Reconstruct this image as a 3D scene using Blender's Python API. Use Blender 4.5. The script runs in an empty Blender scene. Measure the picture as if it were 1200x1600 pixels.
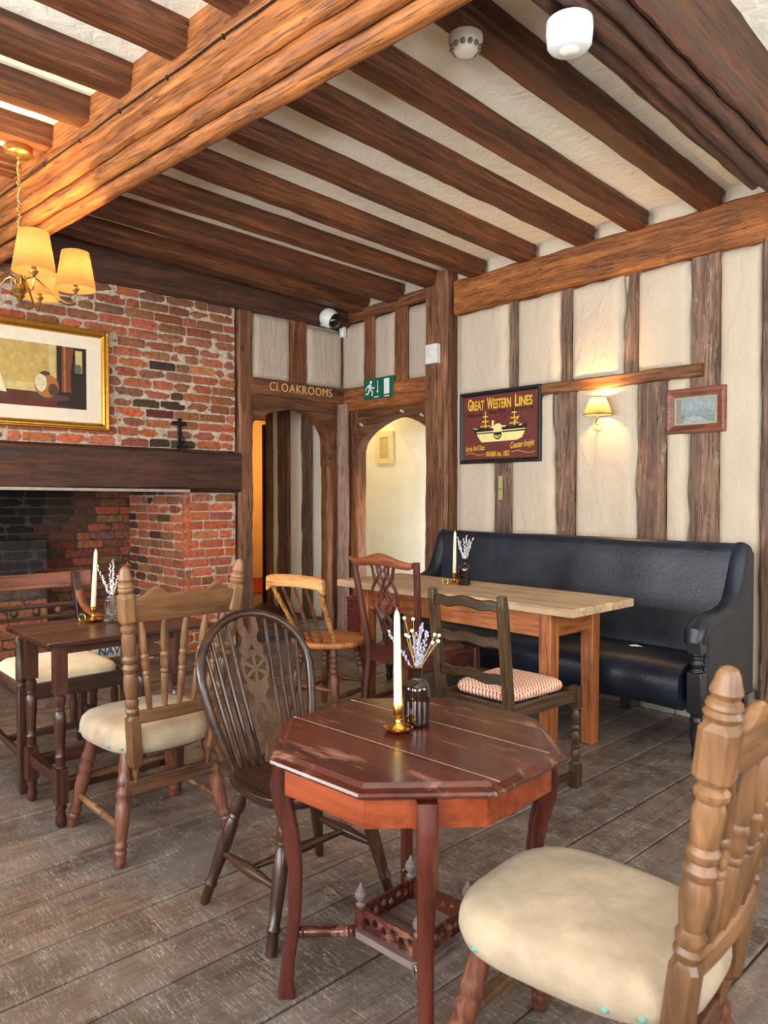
import bpy, math, random
from mathutils import Vector, Matrix, noise
from math import sin, cos, pi, radians, sqrt
SC = bpy.context.scene
COL = SC.collection
RND = random.Random(11)
V = Vector

def srgb(c):
    c /= 255.0
    return c / 12.92 if c <= .04045 else ((c + .055) / 1.055) ** 2.4

def S(c):
    return (srgb(c[0]), srgb(c[1]), srgb(c[2]), 1.0)

def nz(x, y, z):
    return noise.noise(V((x, y, z)))

# ------------------------------------------------------------------ materials
MATS = {}

def node_mat(name):
    m = bpy.data.materials.new(name)
    m.use_nodes = True
    nt = m.node_tree
    nt.nodes.clear()
    out = nt.nodes.new('ShaderNodeOutputMaterial')
    b = nt.nodes.new('ShaderNodeBsdfPrincipled')
    nt.links.new(b.outputs[0], out.inputs[0])
    return m, nt, b

def N(nt, typ, **kw):
    n = nt.nodes.new('ShaderNode' + typ)
    for k, v in kw.items():
        setattr(n, k, v)
    return n

def ramp(nt, src, stops):
    r = N(nt, 'ValToRGB')
    e = r.color_ramp.elements
    while len(e) < len(stops):
        e.new(.5)
    for i, (p, c) in enumerate(stops):
        e[i].position = p
        e[i].color = c if len(c) == 4 else (*c, 1)
    nt.links.new(src, r.inputs[0])
    return r.outputs[0]

def mixc(nt, fac, a, b, mode='MIX'):
    m = N(nt, 'Mix', data_type='RGBA', blend_type=mode)
    for sock, v in ((m.inputs[0], fac), (m.inputs[6], a), (m.inputs[7], b)):
        if hasattr(v, 'is_linked'):
            nt.links.new(v, sock)
        else:
            sock.default_value = v
    return m.outputs[2]

def coords(nt, scale, rnd=True):
    tc = N(nt, 'TexCoord')
    src = tc.outputs['Object']
    if rnd:
        oi = N(nt, 'ObjectInfo')
        mul = N(nt, 'Math', operation='MULTIPLY')
        mul.inputs[1].default_value = 37.0
        nt.links.new(oi.outputs['Random'], mul.inputs[0])
        add = N(nt, 'VectorMath', operation='ADD')
        nt.links.new(src, add.inputs[0])
        nt.links.new(mul.outputs[0], add.inputs[1])
        src = add.outputs[0]
    mp = N(nt, 'Mapping')
    mp.inputs['Scale'].default_value = scale
    nt.links.new(src, mp.inputs['Vector'])
    return mp.outputs[0]

def noise_tex(nt, vec, scale, detail=5, rough=.6, dist=0.0):
    n = N(nt, 'TexNoise')
    n.inputs['Scale'].default_value = scale
    n.inputs['Detail'].default_value = detail
    n.inputs['Roughness'].default_value = rough
    n.inputs['Distortion'].default_value = dist
    nt.links.new(vec, n.inputs['Vector'])
    return n.outputs['Fac']

def bump(nt, b, h, strength=.3, dist=.004):
    bp = N(nt, 'Bump')
    bp.inputs['Strength'].default_value = strength
    bp.inputs['Distance'].default_value = dist
    nt.links.new(h, bp.inputs['Height'])
    nt.links.new(bp.outputs[0], b.inputs['Normal'])

def G(v):
    return (v, v, v, 1)

def wood(name, dark, light, axis='z', k=16, rough=.45, wear=None, wear_at=.62, crack=0.0, bmp=.25, coat=0.0, fine=1.0):
    """Grained wood; axis is the direction the grain runs in the object's own frame."""
    key = (name, axis)
    if key in MATS:
        return MATS[key]
    m, nt, b = node_mat(name + '_' + axis)
    st = {'x': (.07, 1, 1), 'y': (1, .07, 1), 'z': (1, 1, .07)}[axis]
    v = coords(nt, st)
    n1 = noise_tex(nt, v, k, 6, .62, .8)
    n2 = noise_tex(nt, v, k * 5, 3, .6, .2)
    mid = tuple((a + c) / 2 for a, c in zip(dark, light))
    c = ramp(nt, n1, [(.30, S(dark)), (.5, S(mid)), (.70, S(light))])
    f = ramp(nt, n2, [(.34, G(1 - .52 * fine)), (.47, G(1 - .08 * fine)), (.62, G(1 + .14 * fine))])
    c = mixc(nt, 1.0, c, f, 'MULTIPLY')
    big = noise_tex(nt, coords(nt, (1, 1, 1)), 3.2, 3, .6)
    c = mixc(nt, 1.0, c, ramp(nt, big, [(.3, G(.8)), (.7, G(1.15))]), 'MULTIPLY')
    if wear:
        w = noise_tex(nt, coords(nt, tuple(.25 if s < .5 else 1 for s in st)), k * 1.1, 7, .7, .4)
        wf = ramp(nt, w, [(wear_at, G(0)), (wear_at + .1, G(.8))])
        c = mixc(nt, wf, c, S(wear))
    if crack:
        cr = noise_tex(nt, coords(nt, tuple(.035 if s < .5 else 1 for s in st)), k * .9, 4, .5, .5)
        cf = ramp(nt, cr, [(.485, G(0)), (.5, G(crack)), (.515, G(0))])
        c = mixc(nt, cf, c, S((22, 12, 7)))
    nt.links.new(c, b.inputs['Base Color'])
    r = ramp(nt, n1, [(.3, G(rough - .07)), (.7, G(rough + .1))])
    nt.links.new(r, b.inputs['Roughness'])
    if coat:
        b.inputs['Coat Weight'].default_value = coat
        b.inputs['Coat Roughness'].default_value = .12
    bump(nt, b, n2, bmp, .003)
    MATS[key] = m
    return m

def plain(name, col, rough=.5, metal=0.0, var=.08, k=20, bmp=0.0, bk=60, coat=0.0, trans=0.0, ior=1.45, sheen=0.0, stretch=(1, 1, 1)):
    if name in MATS:
        return MATS[name]
    m, nt, b = node_mat(name)
    v = coords(nt, stretch)
    n = noise_tex(nt, v, k, 5, .6)
    c = mixc(nt, 1.0, S(col), ramp(nt, n, [(.25, G(1 - var * 2)), (.75, G(1 + var))]), 'MULTIPLY')
    nt.links.new(c, b.inputs['Base Color'])
    b.inputs['Roughness'].default_value = rough
    b.inputs['Metallic'].default_value = metal
    b.inputs['Coat Weight'].default_value = coat
    b.inputs['Transmission Weight'].default_value = trans
    b.inputs['IOR'].default_value = ior
    if sheen:
        b.inputs['Sheen Weight'].default_value = sheen
    if bmp:
        bump(nt, b, noise_tex(nt, v, bk, 5, .6), bmp, .004)
    MATS[name] = m
    return m

def attr_mat(name, k=40, var=.25, rough=.8, bmp=.5, bk=70, dist=.006, axis=None, scratches=False):
    """Base colour from the per-brick / per-board colour attribute, broken up with noise."""
    if name in MATS:
        return MATS[name]
    m, nt, b = node_mat(name)
    at = N(nt, 'Attribute', attribute_name='Col')
    st = (1, 1, 1) if axis is None else {'x': (.06, 1, 1), 'y': (1, .06, 1), 'z': (1, 1, .06)}[axis]
    v = coords(nt, st, False)
    n = noise_tex(nt, v, k, 7, .7, .3)
    c = mixc(nt, 1.0, at.outputs['Color'], ramp(nt, n, [(.28, G(1 - var * 1.6)), (.5, G(1)), (.72, G(1 + var))]), 'MULTIPLY')
    r = None
    if scratches:
        iso = coords(nt, (1, 1, 1), False)
        # broad traffic wear: greyer, dustier patches
        w = noise_tex(nt, iso, 1.7, 6, .65, .4)
        fine = noise_tex(nt, v, 60, 4, .7)
        c = mixc(nt, 1.0, c, ramp(nt, fine, [(.34, G(.60)), (.5, G(1.0)), (.66, G(1.18))]), 'MULTIPLY')
        c = mixc(nt, ramp(nt, w, [(.44, G(0)), (.66, G(.42))]), c, S((128, 121, 116)))
        st_ = noise_tex(nt, iso, 2.6, 5, .6)
        c = mixc(nt, ramp(nt, st_, [(.52, G(0)), (.70, G(.55))]), c, S((62, 50, 43)))
        # fine pale scratches in three directions
        for ang, ss, th, am in ((.5, 5, .5, 1), (1.9, 6, .52, 1), (2.7, 4.5, .49, 1), (-.25, 7, .5, 1), (1.2, 5, .47, 1)):
            mp = N(nt, 'Mapping')
            mp.inputs['Rotation'].default_value = (0, 0, ang)
            mp.inputs['Scale'].default_value = (1.4, 20, 1)
            nt.links.new(iso, mp.inputs['Vector'])
            s = noise_tex(nt, mp.outputs[0], ss, 2, .5, .25)
            f = ramp(nt, s, [(th - .010, G(0)), (th, G(am)), (th + .010, G(0))])
            br = ramp(nt, noise_tex(nt, iso, 5 + ss, 4, .6), [(.47, G(0)), (.60, G(1))])
            f = mixc(nt, 1.0, f, br, 'MULTIPLY')
            c = mixc(nt, f, c, S((176, 169, 162)))
        r = ramp(nt, noise_tex(nt, iso, 6, 5, .6), [(.3, G(.42)), (.7, G(.66))])
        nt.links.new(r, b.inputs['Roughness'])
    else:
        b.inputs['Roughness'].default_value = rough
    nt.links.new(c, b.inputs['Base Color'])
    h = noise_tex(nt, v, bk, 6, .7)
    bump(nt, b, h, bmp, dist)
    MATS[name] = m
    return m

def plaster(name, col, k=5, bmp=.45, stretch=(1, 1, 1)):
    if name in MATS:
        return MATS[name]
    m, nt, b = node_mat(name)
    v = coords(nt, stretch, False)
    n = noise_tex(nt, v, k, 6, .6)
    c = mixc(nt, 1.0, S(col), ramp(nt, n, [(.25, G(.90)), (.75, G(1.05))]), 'MULTIPLY')
    nt.links.new(c, b.inputs['Base Color'])
    b.inputs['Roughness'].default_value = .85
    h = noise_tex(nt, v, k * 3, 5, .55, .6)
    bump(nt, b, h, bmp, .012)
    MATS[name] = m
    return m

def shade_mat(name, col, k=160):
    if name in MATS:
        return MATS[name]
    m = bpy.data.materials.new(name)
    m.use_nodes = True
    nt = m.node_tree
    nt.nodes.clear()
    out = N(nt, 'OutputMaterial')
    d = N(nt, 'BsdfDiffuse')
    t = N(nt, 'BsdfTranslucent')
    mx = N(nt, 'MixShader')
    mx.inputs[0].default_value = .42
    n = noise_tex(nt, coords(nt, (1, 1, 1)), k, 3, .6)
    c = mixc(nt, 1.0, S(col), ramp(nt, n, [(.35, G(.72)), (.6, G(1.0))]), 'MULTIPLY')
    nt.links.new(c, d.inputs[0])
    nt.links.new(c, t.inputs[0])
    nt.links.new(d.outputs[0], mx.inputs[1])
    nt.links.new(t.outputs[0], mx.inputs[2])
    nt.links.new(mx.outputs[0], out.inputs[0])
    MATS[name] = m
    return m

def emit(name, col, s):
    if name in MATS:
        return MATS[name]
    m = bpy.data.materials.new(name)
    m.use_nodes = True
    nt = m.node_tree
    nt.nodes.clear()
    out = N(nt, 'OutputMaterial')
    e = N(nt, 'Emission')
    e.inputs[0].default_value = S(col)
    e.inputs[1].default_value = s
    nt.links.new(e.outputs[0], out.inputs[0])
    MATS[name] = m
    return m

def glass(name, col=(245, 248, 248), rough=.02):
    if name in MATS:
        return MATS[name]
    m = bpy.data.materials.new(name)
    m.use_nodes = True
    nt = m.node_tree
    nt.nodes.clear()
    out = N(nt, 'OutputMaterial')
    e = N(nt, 'BsdfGlass')
    e.inputs['Color'].default_value = S(col)
    e.inputs['Roughness'].default_value = rough
    e.inputs['IOR'].default_value = 1.45
    nt.links.new(e.outputs[0], out.inputs[0])
    MATS[name] = m
    return m

# ------------------------------------------------------------------ mesh builder
class MB:
    def __init__(s):
        s.v, s.f, s.mi, s.vc = [], [], [], []
        s.m = 0
        s.c = None

    def add(s, vs, fs, M=None):
        o = len(s.v)
        for p in vs:
            p = V(p)
            s.v.append(M @ p if M is not None else p)
            s.vc.append(s.c or (1, 1, 1, 1))
        for f in fs:
            s.f.append([o + i for i in f])
            s.mi.append(s.m)
        return s

    def box(s, lo, hi, M=None):
        x0, y0, z0 = lo
        x1, y1, z1 = hi
        return s.add([(x0, y0, z0), (x1, y0, z0), (x1, y1, z0), (x0, y1, z0), (x0, y0, z1), (x1, y0, z1), (x1, y1, z1), (x0, y1, z1)],
                     [(3, 2, 1, 0), (4, 5, 6, 7), (0, 1, 5, 4), (1, 2, 6, 5), (2, 3, 7, 6), (3, 0, 4, 7)], M)

    def loft(s, rings, close=True, cap=True, M=None):
        n = len(rings[0])
        vs = [p for r in rings for p in r]
        fs = []
        for i in range(len(rings) - 1):
            for j in range(n if close else n - 1):
                k = (j + 1) % n
                fs.append((i * n + j, i * n + k, (i + 1) * n + k, (i + 1) * n + j))
        if cap and close:
            fs.append(tuple(reversed(range(n))))
            fs.append(tuple(range((len(rings) - 1) * n, len(rings) * n)))
        return s.add(vs, fs, M)

    def tube(s, pts, rad, n=10, flat=None, cap=True, up=None):
        """Sweep a circle (or an ellipse (ra, rb) per point, ra along `up`) along a path."""
        pts = [V(p) for p in pts]
        L = len(pts)
        rads = list(rad) if isinstance(rad, (list, tuple)) and len(rad) == L and not (L == 2 and flat) else [rad] * L
        rings = []
        prev = None
        for i in range(L):
            t = (pts[min(i + 1, L - 1)] - pts[max(i - 1, 0)]).normalized()
            if up is not None:
                a = V(up) - t * t.dot(V(up))
            elif prev is None:
                a = V((0, 0, 1)) if abs(t.z) < .9 else V((1, 0, 0))
                a = a - t * t.dot(a)
            else:
                a = prev - t * t.dot(prev)
            a.normalize()
            prev = a
            b = t.cross(a)
            r = rads[i]
            ra, rb = r if isinstance(r, (list, tuple)) else (r, r)
            rings.append([pts[i] + a * (ra * cos(2 * pi * j / n)) + b * (rb * sin(2 * pi * j / n)) for j in range(n)])
        return s.loft(rings, True, cap)

    def lathe(s, prof, p0, p1, n=14):
        """prof: (t, radius) pairs, t running 0..1 from p0 to p1."""
        p0, p1 = V(p0), V(p1)
        ax = p1 - p0
        t = ax.normalized()
        a = V((1, 0, 0)) if abs(t.x) < .9 else V((0, 1, 0))
        a = (a - t * t.dot(a)).normalized()
        b = t.cross(a)
        return s.loft([[p0 + ax * q + a * (r * cos(2 * pi * j / n)) + b * (r * sin(2 * pi * j / n)) for j in range(n)] for q, r in prof])

    def beam(s, p0, p1, w, d, side=(1, 0, 0)):
        """Square-sectioned bar: w across `side`, d across the other way."""
        p0, p1 = V(p0), V(p1)
        t = (p1 - p0).normalized()
        a = V(side) - t * t.dot(V(side))
        a.normalize()
        b = t.cross(a)
        w = w if isinstance(w, tuple) else (w, w)
        d = d if isinstance(d, tuple) else (d, d)
        rs = []
        for p, ww, dd in ((p0, w[0], d[0]), (p1, w[1], d[1])):
            rs.append([p + a * (i * ww / 2) + b * (j * dd / 2) for i, j in ((-1, -1), (1, -1), (1, 1), (-1, 1))])
        return s.loft(rs)

    def prism(s, poly, z0, z1, M=None):
        n = len(poly)
        vs = [(x, y, z0) for x, y in poly] + [(x, y, z1) for x, y in poly]
        fs = [tuple(reversed(range(n))), tuple(range(n, 2 * n))]
        fs += [(i, (i + 1) % n, n + (i + 1) % n, n + i) for i in range(n)]
        return s.add(vs, fs, M)

    def ball(s, c, r, n=10, m=7, sc=(1, 1, 1)):
        c = V(c)
        rings = []
        for i in range(m + 1):
            th = pi * i / m
            rr = max(r * sin(th), r * .02)
            rings.append([c + V((rr * cos(2 * pi * j / n) * sc[0], rr * sin(2 * pi * j / n) * sc[1], -r * cos(th) * sc[2])) for j in range(n)])
        return s.loft(rings)

    def build(s, name, mats, parent=None, smooth=40, bev=0, seg=2, attr=False, subd=0):
        me = bpy.data.meshes.new(name)
        me.from_pydata([tuple(p) for p in s.v], [], s.f)
        for m in (mats if isinstance(mats, (list, tuple)) else [mats]):
            me.materials.append(m)
        me.polygons.foreach_set('material_index', s.mi)
        if attr:
            a = me.attributes.new('Col', 'FLOAT_COLOR', 'POINT')
            a.data.foreach_set('color', [x for c in s.vc for x in c])
        me.validate()
        import bmesh
        bm = bmesh.new()
        bm.from_mesh(me)
        bmesh.ops.recalc_face_normals(bm, faces=bm.faces)
        bm.to_mesh(me)
        bm.free()
        if smooth:
            me.shade_smooth()
            me.set_sharp_from_angle(angle=radians(smooth))
        me.update()
        o = bpy.data.objects.new(name, me)
        COL.objects.link(o)
        if parent is not None:
            o.parent = parent
        if bev:
            md = o.modifiers.new('edge', 'BEVEL')
            md.width = bev
            md.segments = seg
            md.limit_method = 'ANGLE'
            md.angle_limit = radians(35)
        if subd:
            md = o.modifiers.new('sub', 'SUBSURF')
            md.levels = subd
            md.render_levels = subd
        return o

def curve_mesh(cu):
    """Turn curve or text data into plain vertices and faces."""
    o = bpy.data.objects.new('tmp', cu)
    COL.objects.link(o)
    dg = bpy.context.evaluated_depsgraph_get()
    ev = o.evaluated_get(dg)
    me = ev.to_mesh()
    vs = [tuple(v.co) for v in me.vertices]
    fs = [tuple(p.vertices) for p in me.polygons]
    ev.to_mesh_clear()
    bpy.data.objects.remove(o)
    bpy.data.curves.remove(cu)
    return vs, fs

def plate(outlines, th):
    """Flat plate in xy (holes allowed), centred on z=0, thickness th."""
    cu = bpy.data.curves.new('tmp', 'CURVE')
    cu.dimensions = '2D'
    cu.fill_mode = 'BOTH'
    cu.extrude = th / 2
    for ol in outlines:
        sp = cu.splines.new('POLY')
        sp.points.add(len(ol) - 1)
        for p, q in zip(sp.points, ol):
            p.co = (q[0], q[1], 0, 1)
        sp.use_cyclic_u = True
    return curve_mesh(cu)

def text(body, size, th=.001, sx=1.0, bold=0.0, shear=0.0, align='CENTER', spacing=1.0):
    cu = bpy.data.curves.new('tmp', 'FONT')
    cu.body = body
    cu.size = size
    cu.extrude = th
    cu.offset = bold
    cu.shear = shear
    cu.align_x = align
    cu.space_character = spacing
    vs, fs = curve_mesh(cu)
    return [(x * sx, y, z) for x, y, z in vs], fs

def frame(o, x, y, z):
    """Matrix whose columns are the given axes, at origin o."""
    m = Matrix.Identity(4)
    for i, a in enumerate((x, y, z)):
        a = V(a).normalized()
        for j in range(3):
            m[j][i] = a[j]
    for j in range(3):
        m[j][3] = o[j]
    return m

def thing(name, label, cat, loc=(0, 0, 0), rot=0.0, group=None):
    o = bpy.data.objects.new(name, None)
    o.empty_display_size = .1
    COL.objects.link(o)
    o.location = loc
    o.rotation_euler = (0, 0, radians(rot))
    return tag(o, label, cat, group)

def tag(o, label, cat, group=None):
    o['label'] = label
    o['category'] = cat
    if group:
        o['group'] = group
    return o

def struct(o):
    o['kind'] = 'structure'
    return o

def dup(root, label, loc, rot=0.0, group=None):
    r = root.copy()
    COL.objects.link(r)
    r.location = loc
    r.rotation_euler = (0, 0, radians(rot))
    r['label'] = label
    if group:
        r['group'] = group
    for ch in list(root.children):
        c = ch.copy()
        COL.objects.link(c)
        c.parent = r
        for g in list(ch.children):
            d = g.copy()
            COL.objects.link(d)
            d.parent = c
    return r

def timber(name, p0, p1, w, d, mat, side=(1, 0, 0), prof=None, jit=.006, seg=None, seed=0, ch=.012, bow=0.0):
    """Hand-hewn beam from p0 to p1, w across `side`, d across the other way; local z runs along it."""
    p0, p1 = V(p0), V(p1)
    L = (p1 - p0).length
    z = (p1 - p0).normalized()
    x = (V(side) - z * z.dot(V(side))).normalized()
    y = z.cross(x)
    if prof is None:
        a, b = w / 2, d / 2
        c = ch
        prof = []
        for (sx, sy) in ((1, 1), (-1, 1), (-1, -1), (1, -1)):
            pts = [(sx * a, sy * (b - c)), (sx * (a - c), sy * b)]
            if sx * sy < 0:
                pts.reverse()
            prof += pts
            # mid point of the following side
            nx = {(1, 1): (0, b), (-1, 1): (-a, 0), (-1, -1): (0, -b), (1, -1): (a, 0)}[(sx, sy)]
            prof.append(nx)
    n = seg or max(6, int(L / .08))
    rings = []
    for i in range(n + 1):
        t = L * i / n
        bo = bow * sin(pi * i / n)
        rings.append([V((u + jit * nz(u * 9 + seed * 3.1, v * 9, t * 3.3) + .6 * jit * nz(u * 30, v * 30 + seed, t * 14),
                         v + bo + jit * nz(u * 9 - seed * 1.7, v * 9 + 50, t * 3.3) + .6 * jit * nz(u * 30 + 9, v * 30 + seed, t * 14), t)) for u, v in prof])
    mb = MB().loft(rings)
    o = mb.build(name, mat, smooth=30)
    o.matrix_world = frame(p0, x, y, z)
    return struct(o)

def pillow(mb, P, u0, u1, v0, v1, bulge=.02, seed=0, edge=.012, skew=0.0, nu=12, nv=16):
    """Plaster infill panel: bulging, with wavering edges that lap onto the timbers. P(u, v, out)."""
    vs, fs = [], []
    for j in range(nv + 1):
        for i in range(nu + 1):
            a, b = i / nu, j / nv
            u = u0 + (u1 - u0) * a
            v = v0 + (v1 - v0) * b
            eu = min(a, 1 - a) * (u1 - u0)
            ev = min(b, 1 - b) * (v1 - v0)
            e = min(eu, ev)
            h = bulge * (1 - math.exp(-e / .018)) - .014 * math.exp(-e / .006)
            if i in (0, nu):
                u += edge * nz(seed * 7.7 + i, v * 5.5, 3.1) + skew * (b - .5)
            if j in (0, nv):
                v += edge * nz(seed * 3.3 + j, u * 6.5, 8.1)
            h += .006 * nz(u * 4, v * 4, seed) * min(1, e / .05)
            vs.append(P(u, v, h))
    n = nu + 1
    for j in range(nv):
        for i in range(nu):
            fs.append((j * n + i, j * n + i + 1, (j + 1) * n + i + 1, (j + 1) * n + i))
    mb.add(vs, fs)

def quad(mb, a, b, c, d):
    mb.add([a, b, c, d], [(0, 1, 2, 3)])
# ------------------------------------------------------------------ the room
XA, YS, YB = -5.6, 4.70, 4.76          # brick wall face, doorway wall face, bench wall face
def PA(u, v, h): return (XA + h, u, v)
def PS(u, v, h): return (u, YS - h, v)
def PB(u, v, h): return (u, YB - h, v)
FA = lambda y, z, d=0: frame((XA + d, y, z), (0, 1, 0), (0, 0, 1), (1, 0, 0))
FB = lambda x, z, y=YB: frame((x, y, z), (1, 0, 0), (0, 0, 1), (0, -1, 0))

OAK = wood('old_oak', (78, 44, 24), (160, 100, 56), 'z', 14, .6, wear=(120, 84, 56), wear_at=.66, crack=.8, bmp=.5)
JOIST = wood('joist_oak', (66, 34, 16), (128, 74, 38), 'z', 18, .55, crack=.6, bmp=.4)
BEAMW = wood('beam_oak', (112, 62, 27), (190, 118, 56), 'z', 20, .6, crack=.8, bmp=.5)
DARKB = wood('dark_oak', (52, 28, 17), (98, 57, 35), 'z', 13, .6, wear=(112, 80, 60), wear_at=.72, crack=.6, bmp=.5)
STUD = wood('weathered_stud', (84, 62, 50), (150, 118, 96), 'z', 15, .75, wear=(176, 160, 146), wear_at=.60, crack=.7, bmp=.6)
PLAST = plaster('cream_plaster', (200, 184, 163), 5, 1.0, (1, 1, .5))
PLGREY = plaster('grey_beige_plaster', (186, 168, 150), 9, 1.0, (1, 1, .25))
CEIL = plaster('ceiling_plaster', (248, 241, 222), 3.5, .9)
LOBBY = plaster('lobby_plaster', (238, 232, 214), 4, .4)

# floor: individual boards with dark open joints
fm = attr_mat('floor_boards', 11, .38, .55, .35, 30, .004, 'y', True)
mb = MB()
x = -8.6
edges = []
r = random.Random(5)
while x < 1.6:
    w = r.uniform(.19, .31)
    edges.append((x, x + w))
    x += w
for i, (a, b) in enumerate(edges):
    y = -1.9 - r.uniform(0, 2)
    while y < 6.2:
        y2 = y + r.uniform(2.6, 4.2)
        t = max(0, min(1, (b + 3.4) / 2.6))
        q = r.uniform(.86, 1.14)
        base = [98 * q, 82 * q, 72 * q]
        mb.c = S(base)
        g0, g1 = r.uniform(.002, .006), r.uniform(.001, .0045)
        tz = r.uniform(-.0025, .0015)
        ny = 18
        rings = []
        for k in range(ny + 1):
            yy = y + (y2 - y) * k / ny
            wob = .002 * nz(i * 3.3, yy * 2.2, 0)
            l, rr = a + g0 + wob, b - g1 + wob
            rings.append([V((l, yy, -.03)), V((l, yy, tz - .003)), V((l + .006, yy, tz)), V((rr - .006, yy, tz)), V((rr, yy, tz - .003)), V((rr, yy, -.03))])
        mb.loft(rings)
        y = y2 + .003
mb.c = S((14, 11, 9))
mb.box((-8.8, -2.2, -.09), (1.7, 6.3, -.031))
struct(mb.build('floor', fm, smooth=25, attr=True))

# ceiling plaster between the joists
mb = MB()
mb.box((-8.8, -2.2, 3.237), (1.7, 6.3, 3.4))
struct(mb.build('ceiling', CEIL, smooth=0))

# ---- joists (moulded), main beam, side beam
def mould(hw, h):
    half = [(hw * .66, 0), (hw * .74, .006), (hw * .76, .030), (hw * .90, .042), (hw * .84, .056), (hw * .88, .075), (hw, .088), (hw, .105), (hw * .96, .115), (hw, h)]
    return half + [(-a, b) for a, b in reversed(half)]

def joist(p0, p1, w, seed, h=.17):
    return timber('ceiling_joist_beam', p0, p1, w, h, JOIST, (1, 0, 0), [(a, -b) for a, b in mould(w / 2, h)] if p1[1] < p0[1] else mould(w / 2, h), .005, None, seed)

def tj(x0, x1, y0, y1, w, z0, z1, seed):
    L = V((x1, y1, z1)) - V((x0, y0, z0))
    # local x = +X, local z along +Y, so local y = z cross x = -Z: flip the moulding upside down
    return timber('ceiling_joist_beam', (x0, y0, z0), (x1, y1, z1), w, .17, JOIST, (1, 0, 0), [(a, -b) for a, b in mould(w / 2, .17)][::-1], .005, None, seed)

for i, (xm, xw, w, zz) in enumerate([(-1.885, -2.03, .165, 3.12), (-2.345, -2.515, .145, 3.12), (-2.77, -2.925, .155, 3.115), (-3.235, -3.43, .145, 3.11),
                                     (-3.73, -3.93, .15, 3.105), (-4.22, -4.39, .16, 3.11), (-4.70, -4.875, .18, 3.075), (-5.19, -5.36, .19, 3.075)]):
    tj(xm, xw, 1.72, 4.735 if i < 5 else 4.72, w, 3.12, zz, i)
for i, (xx, w) in enumerate([(-1.95, .16), (-2.40, .16), (-2.82, .16), (-3.26, .15), (-3.655, .13), (-4.06, .13), (-4.50, .14), (-4.95, .14), (-5.32, .13)]):
    tj(xx + .03, xx, -1.85, 1.50 - .0 + (xx + 2.9) * .06, w, 3.12, 3.12, 20 + i)

def arc(cx, cz, r, a0, a1, n=6):
    return [(cx + r * cos(radians(a0 + (a1 - a0) * i / n)), cz + r * sin(radians(a0 + (a1 - a0) * i / n))) for i in range(n + 1)]

prof = [(-.15, .24), (-.15, .045), (-.143, .038), (-.150, .030), (-.150, .005), (-.135, -.004), (-.128, -.022), (-.132, -.040), (-.122, -.046)] + arc(-.094, -.072, .036, 140, 275, 8) + [(-.086, -.100)] + arc(-.040, -.122, .044, 150, 285, 8) + [(-.016, -.152)] + arc(.038, -.152, .050, 165, 345, 10) + [(.084, -.142)] + arc(.108, -.108, .038, 230, 380, 8) + [(.132, -.05), (.128, -.01), (.15, .02), (.15, .24)]
timber('main_ceiling_beam', (-5.62, 1.415, 3.05), (-1.40, 1.735, 3.05), .3, .4, BEAMW, (0, 1, 0), prof, .006, 90, 3)
k = 1.45
prof2 = [(a * .62, b) for a, b in [(-.225, .24), (-.225, .03), (-.21, .0)] + arc(-.18, -.06, .05, 130, 290) + arc(-.10, -.105, .052, 165, 300) + arc(0, -.12, .055, 200, 340) + arc(.1, -.105, .052, 240, 375) + arc(.18, -.06, .05, 250, 410) + [(.21, 0), (.225, .03), (.225, .24)]]
timber('side_ceiling_beam', (-1.385, 3.90, 3.0), (-1.125, -1.9, 3.0), .45, .4, DARKB, (-1, 0, 0), [(a, -b) for a, b in prof2], .010, 70, 5)
timber('side_beam_end', (-1.395, 4.80, 3.03), (-1.385, 3.86, 3.02), .40, .36, DARKB, (-1, 0, 0), [(.125, -.22), (.125, .06), (.10, .08), (.09, .12), (-.09, .12), (-.10, .08), (-.125, .06), (-.125, -.22)], .006, 14, 6)
# joists of the bay beyond the side beam
# cable clipped along the near face of the main beam
cb = MB()
pts = []
for i in range(61):
    t = i / 60
    xx = -5.5 + 4.0 * t
    yy = 1.415 + (xx + 5.62) * .0758 - .150
    pts.append((xx, yy - .006 + .003 * nz(xx * 3, 1, 1), 3.062 + .012 * nz(xx * 2.3, 5, 2)))
cb.tube(pts, .0045, 6)
cable = cb.build('electric_cable', plain('cable_black', (28, 22, 18), .5))
tag(cable, 'thin black electric cable clipped along the face of the thick moulded ceiling beam', 'cable')
for i in range(3, 58, 6):
    p = pts[i]
    cl = MB()
    cl.box((p[0] - .005, p[1] - .004, p[2] - .008), (p[0] + .005, p[1] + .012, p[2] + .008))
    cl.build('cable_clip', plain('cable_black', (28, 22, 18), .5), cable)

# ---- bench wall: plaster field with studs
mb = MB()
mb.box((-4.2, YB + .03, 0), (1.5, YB + .25, 3.3))
up = [(-4.14, -3.625), (-3.53, -3.14), (-3.042, -2.632), (-2.52, -2.158), (-1.962, -1.70)]
for i, (a, b) in enumerate(up[:4]):
    pillow(mb, PB, a, b, 2.15, 2.85, .048, i + 1, .020, nu=22, nv=26)
pillow(mb, PB, -1.968, -1.70, .1, 2.86, .044, 9, .016, nu=18, nv=70)
lo = [(-4.14, -3.765), (-3.585, -3.18), (-3.008, -2.525), (-2.312, -2.162)]
for i, (a, b) in enumerate(lo):
    pillow(mb, PB, a, b, .1, 2.10, .048, i + 20, .024, nu=22, nv=60, skew=[-.03, -.06, .02, .0][i])
pillow(mb, PB, -4.14, -3.765, 1.9, 2.2, .03, 31, .01)
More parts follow.
